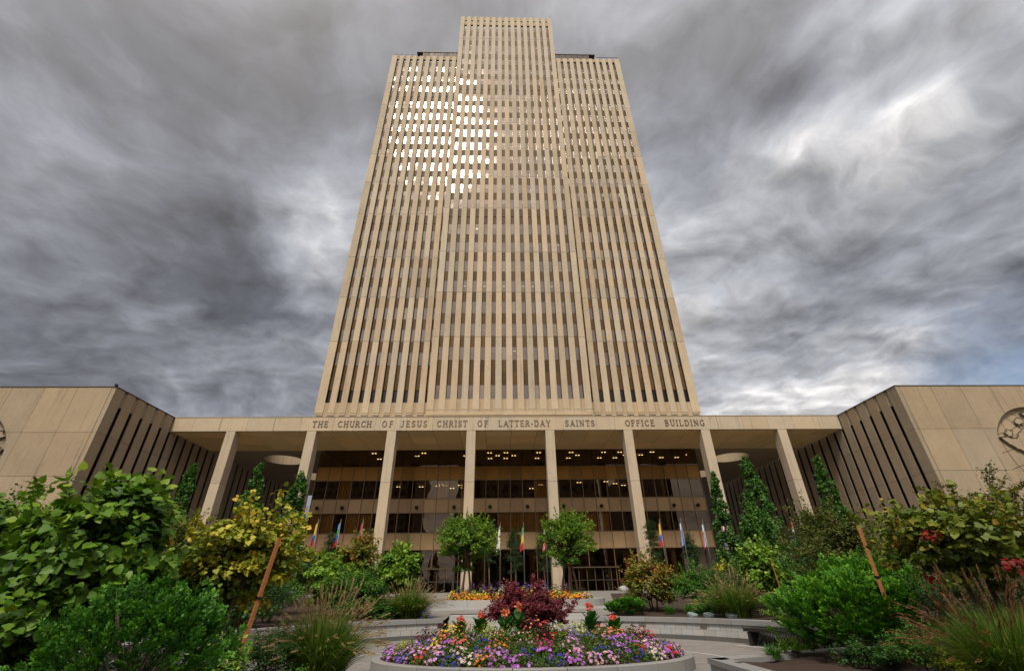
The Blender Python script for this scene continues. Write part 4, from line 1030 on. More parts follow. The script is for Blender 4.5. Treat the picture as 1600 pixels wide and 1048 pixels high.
def grass(name, label, x, y, gz, h, hw, n=700, plumes=80, m='grass_blade', pm='grass_plume', bw=.008, group=GROUP['grass'], spread=1.0):
    o = thing(name, label, 'ornamental grass', (x, y, gz), group=group)
    def arcs(n, lmul, k=6, rb=None):
        rb = rb or hw*.42
        a = rng.uniform(0, 2*np.pi, n); L = h*lmul*rng.uniform(.6, 1.1, n); out_ = spread*rng.uniform(.05, .95, n)*hw
        d = np.stack([np.cos(a), np.sin(a), a*0], 1); b = np.stack([x+rb*np.cos(a)*rng.random(n), y+rb*np.sin(a)*rng.random(n), np.full(n, gz)], 1)
        t = np.linspace(0, 1, k)
        pts = b[:, None]+d[:, None]*(out_[:, None]*(t[None]**1.7))[:, :, None]; pts[:, :, 2] += L[:, None]*(1.25*t-.75*t**2.4*np.clip(out_/hw, .15, 1.2)[:, None])
        return pts, d, a
    pts, d, a = arcs(n, .86); k = pts.shape[1]; side = np.stack([-np.sin(a+rng.normal(size=n)*.8), np.cos(a+rng.normal(size=n)*.8), a*0], 1)
    wv = bw*np.array([.8, 1, 1, .85, .55, .08]); V = np.concatenate([pts[:, :, None]-side[:, None, None]*wv[None, :, None, None], pts[:, :, None]+side[:, None, None]*wv[None, :, None, None]], 2)
    V = V.reshape(-1, 3)-np.array((x, y, gz)); q = np.array([(2*j, 2*j+1, 2*j+3, 2*j+2) for j in range(k-1)])
    LI = (np.arange(n)[:, None, None]*2*k+q[None]).reshape(-1); nf = n*(k-1)
    me = bpy.data.meshes.new('blades'); me.vertices.add(len(V)); me.vertices.foreach_set('co', V.astype(np.float32).ravel()); me.loops.add(len(LI)); me.loops.foreach_set('vertex_index', LI.astype(np.int32))
    me.polygons.add(nf); me.polygons.foreach_set('loop_start', (np.arange(nf)*4).astype(np.int32)); me.polygons.foreach_set('loop_total', np.full(nf, 4, np.int32))
    at = me.attributes.new('rnd', 'FLOAT', 'POINT'); at.data.foreach_set('value', np.repeat(rng.random(n), 2*k).astype(np.float32)); me.materials.append(mat(m)); me.update(calc_edges=True); link('blades', me, o, (x, y, gz))
    if plumes:
        pts, d, a = arcs(plumes, 1.08); mb = MB(); hp = []; hu = []
        for i in range(plumes):
            p = [Vector(q_)-Vector((x, y, gz)) for q_ in pts[i]]; mb.tube(p, bw*.25, 3, False)
            e = pts[i, -1]; u = pts[i, -1]-pts[i, -2]; u = u/np.linalg.norm(u); Lp = h*.20*random.uniform(.8, 1.2)
            for q_ in range(70): t = random.random(); hp.append(e+u*Lp*(t-.15)); v = rng.normal(size=3); v = v-u*v.dot(u); v /= np.linalg.norm(v); hu.append(u*1.3+v*(1-.6*t))
        mb.build('stalks', pm, o, False, (x, y, gz))
        hp, hu = np.array(hp), np.array(hu); TPL['hair'] = (np.array([(0, -.16, 0), (1, 0, 0), (0, .16, 0)]), [(0, 1, 2)])
        leaves('plumes', pm, o, hp, hu, rng.normal(size=hp.shape), np.full(len(hp), h*.036)*rng.uniform(.6, 1.3, len(hp)), 'hair', (x, y, gz))
    return o
def blossoms(parent, m, P_, Nn, S, base, tpl='petal5', name='blossoms'):
    Nn = nrm(Nn); h = rng.normal(size=Nn.shape); U = h-np.sum(h*Nn, 1, keepdims=True)*Nn
    return leaves(name, m, parent, P_, U, Nn, S, tpl, base)

# ---- trees of the ring planter
def round_tree(label, x, y, hw, ztop, zbot, ntr, tz):
    o = thing('round_tree', label, 'tree', (x, y, ZR), group='small round trees in the ring planter')
    c = (x, y, (ztop+zbot)/2); hz = (ztop-zbot)/2
    P_, U, Nn, tone, cc = crown(17000, c, (hw*.88, hw*.88, hz*.92), 110, .40, .6, (.35, 1.0), -1, .1, .8)
    # spiky shoots round the outline
    K = 130; v = ellip(K*2); v = v[v[:, 2] > -.35][:K]; per = 26; i = np.repeat(np.arange(K), per); t = rng.random(K*per)
    bs = np.array(c)+v*np.array((hw*.8, hw*.8, hz*.8)); dr = nrm(v+np.array([0, 0, .25])+rng.normal(size=(K, 3))*.25); Ls = rng.uniform(.25, .95, K)
    P2 = bs[i]+dr[i]*(t*Ls[i])[:, None]+rng.normal(size=(K*per, 3))*.045*(1.15-t)[:, None]; U2 = dr[i]+rng.normal(size=(K*per, 3))*.6; N2 = nrm(rng.normal(size=(K*per, 3))+np.array([0, 0, .8]))
    P_ = np.concatenate([P_, P2]); U = np.concatenate([U, U2]); Nn = np.concatenate([Nn, N2]); tone = np.concatenate([tone, .55+.45*rng.random(K*per)])
    leaves('crown', 'leaf_round', o, P_, U, Nn, .125*rng.uniform(.7, 1.2, len(P_)), 'oval', (x, y, ZR), rnd=tone)
    for k in range(ntr):
        mb = MB(); dx = (k-(ntr-1)/2)*.42; fk = Vector((dx*.5, .1*(-1)**k, tz-ZR))
        mb.tube([(dx*1.1, .12*(-1)**k, -.05), (dx, .1, .7), fk], [.085, .07, .055], 8)
        branches(mb, fk, [np.array(q)-np.array((x, y, ZR)) for q in cc], .05, 12)
        mb.build('trunk', 'bark_red', o, True, (x, y, ZR))
round_tree('small round green tree on two brown trunks in the planter, left one', -2.05, 30.6, 1.86, 5.75, 2.55, 2, 2.9)
round_tree('small round green tree on three pinkish trunks in the planter, right one', 4.15, 30.6, 1.66, 5.9, 2.6, 3, 2.9)

# ---- dark columnar trees in front of the glass
for lab, x, hw, zt_ in (('slim dark columnar tree between the first and second flag from the left', -15.75, .70, 6.98), ('slim dark columnar tree just left of the third column', -12.35, .5, 7.1),
                       ('slim dark columnar tree behind the white flag in the middle', 1.29, .72, 7.06), ('slim dark columnar tree right of the green yellow red flag', 4.06, .7, 7.37),
                       ('slim dark columnar tree left of the yellow flag on the right', 14.36, .68, 7.69), ('slim dark columnar tree behind the blue and white striped flag', 17.82, .74, 6.46), ('slim dark columnar tree behind the left round tree', -1.0, .6, 8.1)):
    shrub('columnar_tree', 'tree', lab, x, 46, 1.45, zt_, 2.0, hw, None, 'leaf_column', 5200, .11, 60, .55, 1, tpl='diamond', group=GROUP['dcol'], r0=.06, stems=20)

# ---- young upright trees on the terrace
def cone(label, x, y, ztop, zbot, hw, n=6500, m='leaf_cone', size=.13):
    gz = zt(y)+.05; o = thing('upright_tree', label, 'tree', (x, y, gz), group=GROUP['cone'])
    H_ = ztop-zbot; K = 85; t = rng.random(K)**.8; a = rng.uniform(0, 6.283, K); r_ = hw*(1.02-t)**.75*rng.uniform(.35, 1.05, K)
    cc = np.stack([x+r_*np.cos(a), y+r_*np.sin(a), zbot+t*H_*.97], 1)
    i = rng.integers(0, K, n); d = ellip(n); P_ = cc[i]+d*np.array([.20, .20, .34])*(hw**.5)*rng.uniform(.3, 1.1, (n, 1))*(1.15-.55*t[i])[:, None]
    Nn = nrm(d+np.array([0, 0, .6])+rng.normal(size=(n, 3))*.4); U = rng.normal(size=(n, 3))+np.array([0, 0, .5])
    tone = rng.random(K)[i]*.6+rng.random(n)*.4
    leaves('crown', m, o, P_, U, Nn, size*rng.uniform(.7, 1.2, n), 'lobed', (x, y, gz), rnd=tone)
    mb = MB(); mb.tube([(0, 0, -.05), (.03, 0, (zbot-gz)), (0, 0, ztop-gz-.2)], [.09, .07, .015], 7)
    for q in cc[:26]:
        q = Vector(q)-Vector((x, y, gz)); mb.tube([(0, 0, max(.3, q.z-.6)), q], [.022, .008], 4)
    mb.build('trunk', 'bark', o, True, (x, y, gz)); return o
cone('young upright green tree beside the left low building, leftmost of three', -18.07, 27, 8.4, 3.2, .85)
cone('young upright green tree in front of the dark gap, middle of the left three', -15.26, 29, 8.85, 3.2, 1.1, 7000)
cone('young upright green tree overlapping the second column from the left', -12.12, 28, 8.1, 2.7, 1.15, 7500)
cone('slender upright green tree in front of the second column from the right', 13.64, 29, 8.15, 2.4, .9)
cone('tallest upright green tree in front of the dark gap on the right', 14.9, 27, 8.6, 2.4, 1.25, 9000)
cone('young upright green tree in front of the right low building', 19.3, 27, 8.8, 2.4, .9)
cone('broad mid green tree under the right columns', 12.9, 24, 5.3, 1.2, 2.1, 9000, size=.11)
cone('small mid green tree between the tall tree and the right low building', 15.6, 24, 4.9, 1.2, 1.5, 7000, size=.11)

# ---- shrubs: name, cat, label, x, y, ground, top, bottom, half width, ...
g_ = .36
sh = shrub
HB = GROUP['heart']
sh('redbud', 'shrub', 'large dark green heart-leaved shrub in front of the left low building', -5.35, 6.8, g_, 3.08, .55, .98, None, 'leaf_heart', 5200, .112, 60, .36, 4, .8, 'heart', group=HB, r0=.03)
sh('redbud', 'shrub', 'heart-leaved green shrub at the far left edge', -7.2, 7.2, g_, 2.95, .7, .95, None, 'leaf_heart', 4600, .10, 50, .36, 3, .9, 'heart', group=HB, r0=.03)
sh('redbud', 'shrub', 'low heart-leaved green shrub in the shade at the left edge', -5.5, 6.2, g_, 1.80, .4, .7, None, 'leaf_heart', 2600, .085, 36, .42, 3, .6, 'heart', group=HB, r0=.02)
sh('redbud', 'shrub', 'yellow autumn heart-leaved shrub with two thin trunks behind the left stake', -4.35, 8.5, g_, 2.82, 1.12, 1.08, None, 'leaf_yellow', 6500, .076, 70, .28, 2, .9, 'heart', group=HB, r0=.035, zmin=-1, shell=(.35, 1.0))
sh('redbud', 'shrub', 'wide heart-leaved shrub with red tinged leaves at the right edge', 7.75, 8.0, g_, 2.86, 1.35, 1.6, None, 'leaf_redbud_r', 5600, .09, 90, .27, 3, 1.1, 'heart', group=HB, r0=.035, zmin=-1, shell=(.3, 1.0))
sh('redbud', 'shrub', 'lime green young redbud left of the left round tree', -4.81, 24.2, .66, 3.62, .85, 1.08, None, 'leaf_lime', 4200, .125, 60, .30, 3, 1., 'heart', group=HB, r0=.03)
sh('redbud', 'shrub', 'lime green young redbud behind the brown grass on the right', 10.5, 20., .66, 3.22, .75, .88, None, 'leaf_lime', 3600, .11, 50, .36, 3, .8, 'heart', group=HB, r0=.03)
sh('redbud', 'shrub', 'mid green broad-leaved shrub right of the yellow shrub', -7.5, 22.3, .66, 3.0, .75, 1.0, None, 'leaf_lime', 3600, .125, 50, .36, 3, .9, 'heart', group=HB, r0=.03)
tuft('feathery_bush', 'big bright green feathery bush in the left foreground', -3.40, 5.15, g_, 1.68, .36, .80, 'leaf_tuft_dark', 560, 52, .037)
tuft('feathery_bush', 'dark green feathery bush behind the bright one on the left', -5.0, 8.4, g_, 1.9, .7, .75, 'leaf_tuft_dark', 260, 40, .045)
tuft('feathery_bush', 'big bright green feathery bush in the right foreground', 7.1, 10.6, g_, 1.76, .38, 1.38, 'leaf_tuft', 760, 50, .06, 1.1)
tuft('feathery_bush', 'bright green feathery bush behind the right stake', 9.1, 12.6, g_, 2.25, .7, 1.55, 'leaf_tuft', 520, 44, .06, 1.0)
tuft('feathery_bush', 'low dark green spreading juniper on the right seat wall bed', 5.4, 22.3, .66, 1.2, .6, .85, 'leaf_tuft_dark', 220, 40, .075, .7)
SM = GROUP['small']
sh('shrub', 'shrub', 'low dark shrub left of the fountain grass at lower left', -3.5, 8.5, g_, 1.12, .4, .58, None, 'leaf_small', 7000, .035, 60, .3, 2, .5, 'diamond', group=SM, r0=.012)
sh('shrub', 'shrub', 'small green groundcover shrub in the lower left corner', -5.2, 6.1, g_, 1.02, .4, .42, None, 'leaf_small_bright', 3500, .032, 40, .35, 2, .4, 'diamond', group=SM, r0=.012)
sh('shrub', 'shrub', 'dense dark green shrub on the left seat wall bed', -6.3, 21.9, .66, 2.42, .55, 1.45, None, 'leaf_small_bright', 13000, .08, 80, .3, 4, 1., 'diamond', group=SM, r0=.03)
sh('shrub', 'shrub', 'little dark green shrub left of the fountain grass on the left seat wall', -4.95, 21.9, .66, 1.35, .5, .75, None, 'leaf_small_bright', 5000, .07, 50, .35, 2, .5, 'diamond', group=SM, r0=.02)
sh('shrub', 'shrub', 'red and yellow autumn shrub in front of the third column', -7.0, 24.5, .7, 4.2, 1.6, 1.02, None, 'leaf_autumn', 3800, .12, 55, .33, 3, .9, 'lobed', group='autumn coloured shrubs', r0=.03)
sh('shrub', 'shrub', 'orange and yellow autumn shrub left of the green shrub on the right', 6.96, 23.6, .7, 2.9, .60, 1.36, None, 'leaf_autumn', 5200, .11, 70, .3, 4, 1.1, 'lobed', group='autumn coloured shrubs', r0=.03)
sh('shrub', 'shrub', 'rounded mid green shrub right of the orange autumn shrub', 8.6, 22.4, .66, 2.42, .5, 1.05, None, 'leaf_small_bright', 9000, .08, 60, .33, 3, .9, 'diamond', group=SM, r0=.03)
sh('shrub', 'shrub', 'yellow leaved shrub under the right hand columns', 12.1, 26.5, .8, 2.75, 1.2, .95, None, 'leaf_yellow', 2000, .12, 34, .36, 3, .8, 'heart', group=HB, r0=.02)
sh('shrub', 'shrub', 'brownish olive shrub behind the dark hedge on the left', -8.9, 14, .62, 3.74, 1.6, .80, None, 'leaf_olive', 5200, .07, 55, .33, 3, .7, 'oval', group='olive brown shrubs', r0=.02)
sh('shrub', 'shrub', 'dark green shrub below the leftmost column', -9.0, 15.5, .62, 3.6, 1.5, .68, None, 'leaf_small', 5200, .07, 55, .33, 3, .6, 'diamond', group=SM, r0=.02)
sh('shrub', 'shrub', 'wide airy olive brown shrub with thin pale stems left of the right stake', 9.45, 14, .62, 3.58, 1.2, 1.42, None, 'leaf_olive', 11000, .07, 120, .24, 5, 1., 'oval', group='olive brown shrubs', r0=.018, stems=40)
sh('shrub', 'shrub', 'dark green shrub in shade below the red tinged redbud', 9.1, 9.7, g_, 1.9, .5, 1.45, None, 'leaf_small', 9000, .05, 80, .3, 4, .8, 'diamond', group=SM, r0=.02)
sh('shrub', 'shrub', 'dark green shrub between the right stake and the redbud', 10.3, 13.6, g_, 2.35, .6, .95, None, 'leaf_small', 6000, .06, 60, .3, 3, .8, 'diamond', group=SM, r0=.02)
sh('shrub', 'shrub', 'dark green shrub behind the yellow redbud on the left', -6.0, 12.2, g_, 2.2, .6, 1.35, None, 'leaf_small', 9000, .06, 80, .3, 4, .8, 'diamond', group=SM, r0=.02)
sh('shrub', 'shrub', 'dark green shrub filling the gap behind the left feathery bush', -7.3, 10., g_, 2.6, .6, 1.15, None, 'leaf_small', 9000, .055, 80, .3, 4, .8, 'diamond', group=SM, r0=.02)
sh('shrub', 'shrub', 'dark green shrub behind the far left heart-leaved shrub', -10.6, 10.8, g_, 3.2, .6, 1.7, None, 'leaf_small', 9000, .07, 80, .3, 4, .9, 'diamond', group=SM, r0=.02)
sh('shrub', 'shrub', 'green and purple sage shrub right of the big feathery bush', 6.45, 8.3, g_, 1.02, .40, .42, None, 'leaf_small_bright', 4200, .036, 50, .35, 3, .4, 'diamond', group=SM, r0=.012)
sh('shrub', 'shrub', 'tiny yellow green shrub on the mulch at the lower right', 6.08, 11.1, g_, .66, .36, .33, None, 'leaf_lime', 1500, .04, 30, .4, 2, .3, 'oval', group=SM, r0=.01)
sh('shrub', 'shrub', 'low yellow green shrub on the right seat wall by the bench', 9.5, 17.9, .62, 1.0, .6, .52, None, 'leaf_lime', 2200, .05, 34, .4, 2, .4, 'diamond', group=SM, r0=.012)
sh('shrub', 'shrub', 'low yellow green plant at the bottom edge on the right', 6.3, 7.5, g_, .76, .38, .28, None, 'leaf_yellowgreen', 1500, .035, 30, .4, 2, .3, 'diamond', group=SM, r0=.01)
sh('shrub', 'shrub', 'tall dark hedge shrub behind the red tinged redbud at the right edge', 14.2, 13.2, .62, 3.4, .8, 2.2, None, 'leaf_small', 10000, .07, 90, .28, 4, 1., 'diamond', group=SM, r0=.03)
sh('shrub', 'shrub', 'dark green shrub behind the right low hedge under the young tree', 17.5, 22., .7, 4.3, 1.0, 2.3, None, 'leaf_olive', 9000, .09, 90, .28, 4, 1., 'diamond', group=SM, r0=.03)
sh('shrub', 'shrub', 'dark green shrub in front of the leftmost column foot', -14.2, 22., .66, 4.0, .8, 2.0, None, 'leaf_small', 9000, .09, 90, .28, 4, 1., 'diamond', group=SM, r0=.03)
sh('shrub', 'shrub', 'green shrub in front of the second column foot on the left', -10.4, 24., .7, 3.6, .8, 1.6, None, 'leaf_small', 9000, .09, 90, .28, 4, 1., 'diamond', group=SM, r0=.03)
for lab, x, y, g0, zt2, zb, hw, mm, n, sz in [
    ('dark green shrub behind the left fountain grass against the seat wall', -8.6, 17.6, .64, 2.3, .5, 1.5, 'leaf_small', 9000, .07),
    ('green shrub filling the seat wall bed left of the dense dark shrub', -8.9, 20.2, .66, 2.6, .5, 1.6, 'leaf_small_bright', 9000, .08),
    ('dark green shrub between the lime redbud and the third column', -6.6, 26.5, .8, 3.0, .7, 1.7, 'leaf_small', 9000, .09),
    ('dark green shrub under the left upright trees', -12.6, 23.2, .7, 3.4, .6, 2.0, 'leaf_small_bright', 10000, .09),
    ('dark green shrub behind the brown grass on the right terrace', 10.2, 22.4, .66, 2.3, .5, 1.4, 'leaf_small', 9000, .08),
    ('dark green shrub between the rounded green shrub and the lime redbud', 11.4, 24.6, .75, 2.4, .6, 1.8, 'leaf_small', 9000, .09),
    ('olive green shrub behind the right end of the seat wall', 12.6, 18.6, .64, 3.2, .5, 1.8, 'leaf_small', 11000, .08),
    ('dark green shrub behind the second bench', 13.2, 15.6, .62, 3.1, .5, 1.9, 'leaf_olive', 11000, .07),
    ('low green groundcover in front of the rounded green shrub', 8.2, 21.0, .64, 1.15, .55, .9, 'leaf_small_bright', 5000, .06)]:
    sh('shrub', 'shrub', lab, x, y, g0, zt2, zb, hw, None, mm, n, sz, 80, .3, 4, .85, 'diamond', group=SM, r0=.025)
# airy twiggy shrub with a few red leaves, upper right
tw = thing('twiggy_shrub', 'tall airy shrub with arching twigs and a few red leaves at the upper right', 'shrub', (11.2, 10.6, g_), group='olive brown shrubs')
mb = MB(); PP = []; UU = []; rd = []
for k in range(46):
    a = random.uniform(0, 6.28); L = random.uniform(.5, 1.5); bz = random.uniform(1.9, 2.6)
    st_ = Vector((.25*math.cos(a), .25*math.sin(a), bz)); en = Vector((L*1.05*math.cos(a), L*.7*math.sin(a), min(3.52, bz+random.uniform(.2, 1.1))))-Vector((0, 0, 0)); md = st_.lerp(en, .5)+Vector((0, 0, .22))
    mb.tube([(.03*math.cos(a), .03*math.sin(a), -.05), st_*.7, st_, md, en], [.02, .016, .012, .007, .003], 4)
    for j in range(95):
        t = random.random()**.8; p = (st_.lerp(md, t*2) if t < .5 else md.lerp(en, t*2-1))
        PP.append(p+Vector((random.gauss(0, .05), random.gauss(0, .05), random.gauss(0, .04)))); UU.append((random.gauss(0, 1), random.gauss(0, 1), .6))
PP = np.array([tuple(p) for p in PP])+np.array((11.2, 10.6, g_)); UU = np.array(UU)
mb.build('stems', 'bark', tw, True, (11.2, 10.6, g_))
leaves('foliage', 'leaf_olive', tw, PP, UU, nrm(rng.normal(size=UU.shape)+np.array([0, 0, 1])), .058*rng.uniform(.6, 1.3, len(PP)), 'oval', (11.2, 10.6, g_))
def redspot(label, x, y, z, r=.12, n=26, s=.07):
    o = thing('red_leaf_cluster', label, 'leaves', (x, y, z), group='clusters of red leaves'); d = ellip(n)
    leaves('leaf_spray', 'red_leaf', o, np.array((x, y, z))+d*r*np.array([1.5, .8, .7]), rng.normal(size=(n, 3)), nrm(d+np.array([0, 0, .6])), s*rng.uniform(.7, 1.2, n), 'heart', (x, y, z))
redspot('bright red leaf cluster high on the twiggy shrub', 10.6, 10.0, 3.12, .16, 34)
redspot('small red leaf cluster at the right end of the twiggy shrub', 11.9, 10.2, 3.05, .10, 20)
redspot('long red leaf cluster at the far right edge of the redbud', 8.9, 7.7, 2.05, .22, 60, .09)
redspot('red leaf cluster in the middle of the wide right redbud', 7.45, 7.1, 1.85, .11, 26, .08)

redspot('orange red leaf cluster at the left end of the wide right redbud', 6.75, 7.5, 2.30, .10, 26, .07)
redspot('red leaf cluster above the long one at the far right edge', 8.45, 7.5, 2.42, .13, 34, .08)
redspot('scarlet leaf cluster low behind the stake on the right', 8.2, 9.4, 1.75, .15, 30, .08)
redspot('crimson leaf cluster at the end of the long cluster by the right edge', 8.45, 7.2, 1.98, .16, 40, .08)
for lab, x, y, zt2, hw, mm, n, sz in [
    ('low dark groundcover along the right planter edge below the bright bush', 6.6, 9.6, .72, .7, 'leaf_small', 4500, .045),
    ('low green groundcover on the mulch right of the bright bush', 8.6, 10.6, .95, .9, 'leaf_small', 6000, .05),
    ('low dark plant in front of the left fountain grass', -2.95, 8.05, .62, .38, 'leaf_small_bright', 2600, .035)]:
    sh('shrub', 'shrub', lab, x, y, g_, zt2, .32, hw, None, mm, n, sz, 50, .35, 3, hw*.8, 'diamond', group=SM, r0=.01)
# ---- grasses
grass('fountain_grass', 'large fountain grass with tan plumes in the left foreground', -2.95, 9.0, g_, 1.0, .92, 3400, 200, bw=.0055)
grass('fountain_grass', 'reddish ornamental grass at the far left edge', -5.6, 6.4, g_, 1.1, .5, 450, 45, pm='grass_plume_red', bw=.006)
grass('fountain_grass', 'brown fountain grass on the left seat wall bed', -3.9, 22.5, .64, 1.1, 1.3, 2000, 160, bw=.011)
grass('fountain_grass', 'brown fountain grass above the right seat wall', 8.9, 19.6, .64, 1.15, 1.3, 2000, 160, bw=.010)
grass('fountain_grass', 'small fountain grass left of the orange autumn shrub', 6.0, 23.4, .66, 1.0, .6, 600, 30, bw=.012)
grass('fountain_grass', 'wide dark fountain grass with reddish plumes at the lower right edge', 6.9, 7.3, g_, 1.02, 1.0, 3200, 130, pm='grass_plume_red', bw=.005)
grass('fountain_grass', 'reddish fountain grass behind the wide one at the right edge', 8.3, 8.4, g_, 1.05, .9, 1500, 60, pm='grass_plume_red', bw=.006)
grass('grass_tuft', 'little green grass tuft on the mulch behind the right planter edge', 5.5, 10.85, g_, .34, .30, 160, 0, 'grass_blade_green', bw=.006)
grass('grass_tuft', 'small grass tuft below the low juniper on the right', 7.2, 22.2, .64, .45, .35, 200, 0, 'grass_blade_green', bw=.010)

# ---- hydrangea at lower left
hy = sh('hydrangea', 'shrub', 'pale green hydrangea with white flower heads at the lower left', -3.85, 7.5, g_, 1.02, .45, .40, None, 'leaf_lime', 700, .07, 26, .4, 2, .35, 'oval', r0=.012)
for dx, dy_, dz_ in ((.1, -.2, .62), (-.15, -.25, .55), (.22, -.15, .5), (-.05, -.1, .68)):
    d = ellip(60); blossoms(hy, 'petal_cream', np.array((-3.85+dx, 7.5+dy_, g_+dz_-.05))+d*.05, d, np.full(60, .03), (-3.85, 7.5, g_))
# purple sage spikes
# ---- purple smoke bush in the middle of the flower bed
sh('smoke_bush', 'shrub', 'dark purple leaved smoke bush in the middle of the flower bed', FX-.02, 14.35, .5, 1.66, .42, 1.33, None, 'leaf_smoke', 17000, .075, 170, .27, 6, .9, 'oval', r0=.02, shell=(.3, 1.0), stems=60, zmin=-1)

# ---- canna plants
def canna(label, x, y, h, m='petal_coral', nl=12):
    y += .75; x = (x-.72)*1.08+FX; gz = bedz(x, y); o = thing('canna', label, 'flower', (x, y, gz), group='canna lilies in the flower bed')
    mb = MB(); mb.tube([(0, 0, -.02), (.02, 0, h*.6), (0, .01, h)], [.018, .014, .008], 5)
    st = mb.build('stem', 'leaf_canna', o, True, (x, y, gz))
    V = []; Fc = []; 
    for i in range(nl):
        a = i*2.4; t0 = h*(.08+.55*i/nl); L = max(.42, h*.66)*random.uniform(.8, 1.1); d = Vector((math.cos(a), math.sin(a), 0)); s_ = Vector((-math.sin(a), math.cos(a), 0)); b = len(V); k = 7
        for j in range(k):
            t = j/(k-1); w_ = .10*math.sin(math.pi*min(1, t*.93+.07))**.8; p = Vector((0, 0, t0))+d*L*.62*t+Vector((0, 0, L*(.95*t-.32*t*t)))
            V += [p-s_*w_+d*.0, p-Vector((0, 0, .02))-d*.01, p+s_*w_]
        for j in range(k-1):
            q = b+3*j; Fc += [(q, q+1, q+4, q+3), (q+1, q+2, q+5, q+4)]
    l_ = MB().add(V, Fc).build('leaf', 'leaf_canna', o, True, (x, y, gz))
    n = 40; d = ellip(n); blossoms(o, m, np.array((x, y, gz+h*1.03))+d*np.array((.07, .06, .07)), rng.normal(size=(n, 3)), np.full(n, .075), (x, y, gz), 'lobed')
canna('canna with coral flower at the left behind the flower bed', -1.0, 13.3, .46); canna('canna with coral flower beside the left end of the smoke bush', -.5, 13.4, .55)
canna('canna with coral flower just right of the smoke bush', 2.15, 12.9, .66); canna('canna with coral flower farther right of the smoke bush', 2.75, 13.1, .5)
canna('tall canna with salmon flower in front of the smoke bush', .42, 12.45, .62, 'petal_salmon', 7); canna('canna with salmon flower behind the dark dahlias', .12, 12.6, .5, 'petal_salmon', 7)

# ---- bedding flowers
def clump(label, x, y, gz, r, h, color, nb, bs, leafm='leaf_bedding', group='bedding flowers in the oval bed', name='flower_clump', mix_=None, nl=230, ls=.055):
    o = thing(name, label, 'flowers', (x, y, gz), group=group)
    d = ellip(nl); d[:, 2] = np.abs(d[:, 2]); P_ = np.array((x, y, gz))+d*np.array((r*1.05, r*1.05, h*.97))*rng.uniform(.4, 1.0, (nl, 1))
    leaves('foliage', leafm, o, P_, rng.normal(size=(nl, 3))+d, nrm(d+np.array([0, 0, .5])), ls*rng.uniform(.7, 1.2, nl), 'oval', (x, y, gz))
    if nb:
        d = ellip(nb); d[:, 2] = np.abs(d[:, 2]); d[:, 1] -= .2; P_ = np.array((x, y, gz))+nrm(d)*np.array((r*1.02, r*1.02, h))*rng.uniform(.88, 1.06, (nb, 1))
        Nn = nrm(d+np.array([0, -.5, .6])+rng.normal(size=(nb, 3))*.25)
        if mix_:
            k = int(nb*.55); blossoms(o, 'petal_'+color, P_[:k], Nn[:k], bs*rng.uniform(.8, 1.15, k), (x, y, gz)); blossoms(o, 'petal_'+mix_, P_[k:], Nn[k:], bs*rng.uniform(.8, 1.15, nb-k), (x, y, gz))
        else: blossoms(o, 'petal_'+color, P_, Nn, bs*rng.uniform(.8, 1.15, nb), (x, y, gz))
    return o
ORD = ['first', 'second', 'third', 'fourth', 'fifth', 'sixth', 'seventh', 'eighth', 'ninth', 'tenth', 'eleventh', 'twelfth', 'thirteenth', 'fourteenth', 'fifteenth', 'sixteenth', 'seventeenth', 'eighteenth', 'nineteenth', 'twentieth',
       'twenty-first', 'twenty-second', 'twenty-third', 'twenty-fourth', 'twenty-fifth', 'twenty-sixth', 'twenty-seventh', 'twenty-eighth', 'twenty-ninth', 'thirtieth']
SECT = ['lilac', 'lilac', 'pink', 'violet', 'pink', 'red', 'pink', 'blue', 'white', 'orange', 'purple', 'purple', 'leaf', 'blue', 'lilac', 'pink', 'pink', 'leaf', 'blue', 'leaf', 'white', 'purple', 'red', 'purple', 'white', 'blue', 'pink', 'pink']
rows = [('front edge', .93, SECT), ('second', .80, [SECT[min(27, max(0, i+(1 if i % 5 == 0 else 0)))] if i % 6 != 3 else 'leaf' for i in range(28)]),
        ('third', .66, ['lilac', 'leaf', 'yellow', 'leaf', 'lilac', 'coral', 'leaf', 'blue', 'orange', 'leaf', 'leaf', 'magenta', 'leaf', 'pink', 'leaf', 'leaf', 'violet', 'purple', 'leaf', 'purple', 'lilac', 'pink'])]
random.seed(11)
for rn, q, seq in rows:
    n = len(seq)
    for i, c in enumerate(seq):
        t = R(188+(184)*(i+.5)/n) if rn == 'front edge' else R(180+180*(i+.5)/n)
        x = FX+(FA-.25)*q*math.cos(t)+random.uniform(-.04, .04); y = FY+(FBb-.25)*q*math.sin(t)+random.uniform(-.04, .04)
        lab = f"{ORD[i]} from the left in the {rn} row of the oval bed, " + ('green leaves only' if c == 'leaf' else c+' flower clump')
        r = .24 if rn != 'third' else .27
        mx_ = {'pink': 'lilac', 'purple': 'lilac', 'lilac': 'purple'}.get(c)
        clump(lab, x, y, bedz(x, y)-.02, r, .20+(.05 if rn == 'third' else 0), c if c != 'leaf' else 'white', 0 if c == 'leaf' else (30 if c not in ('red', 'orange') else 20), .080 if c != 'blue' else .056, mix_=mx_)
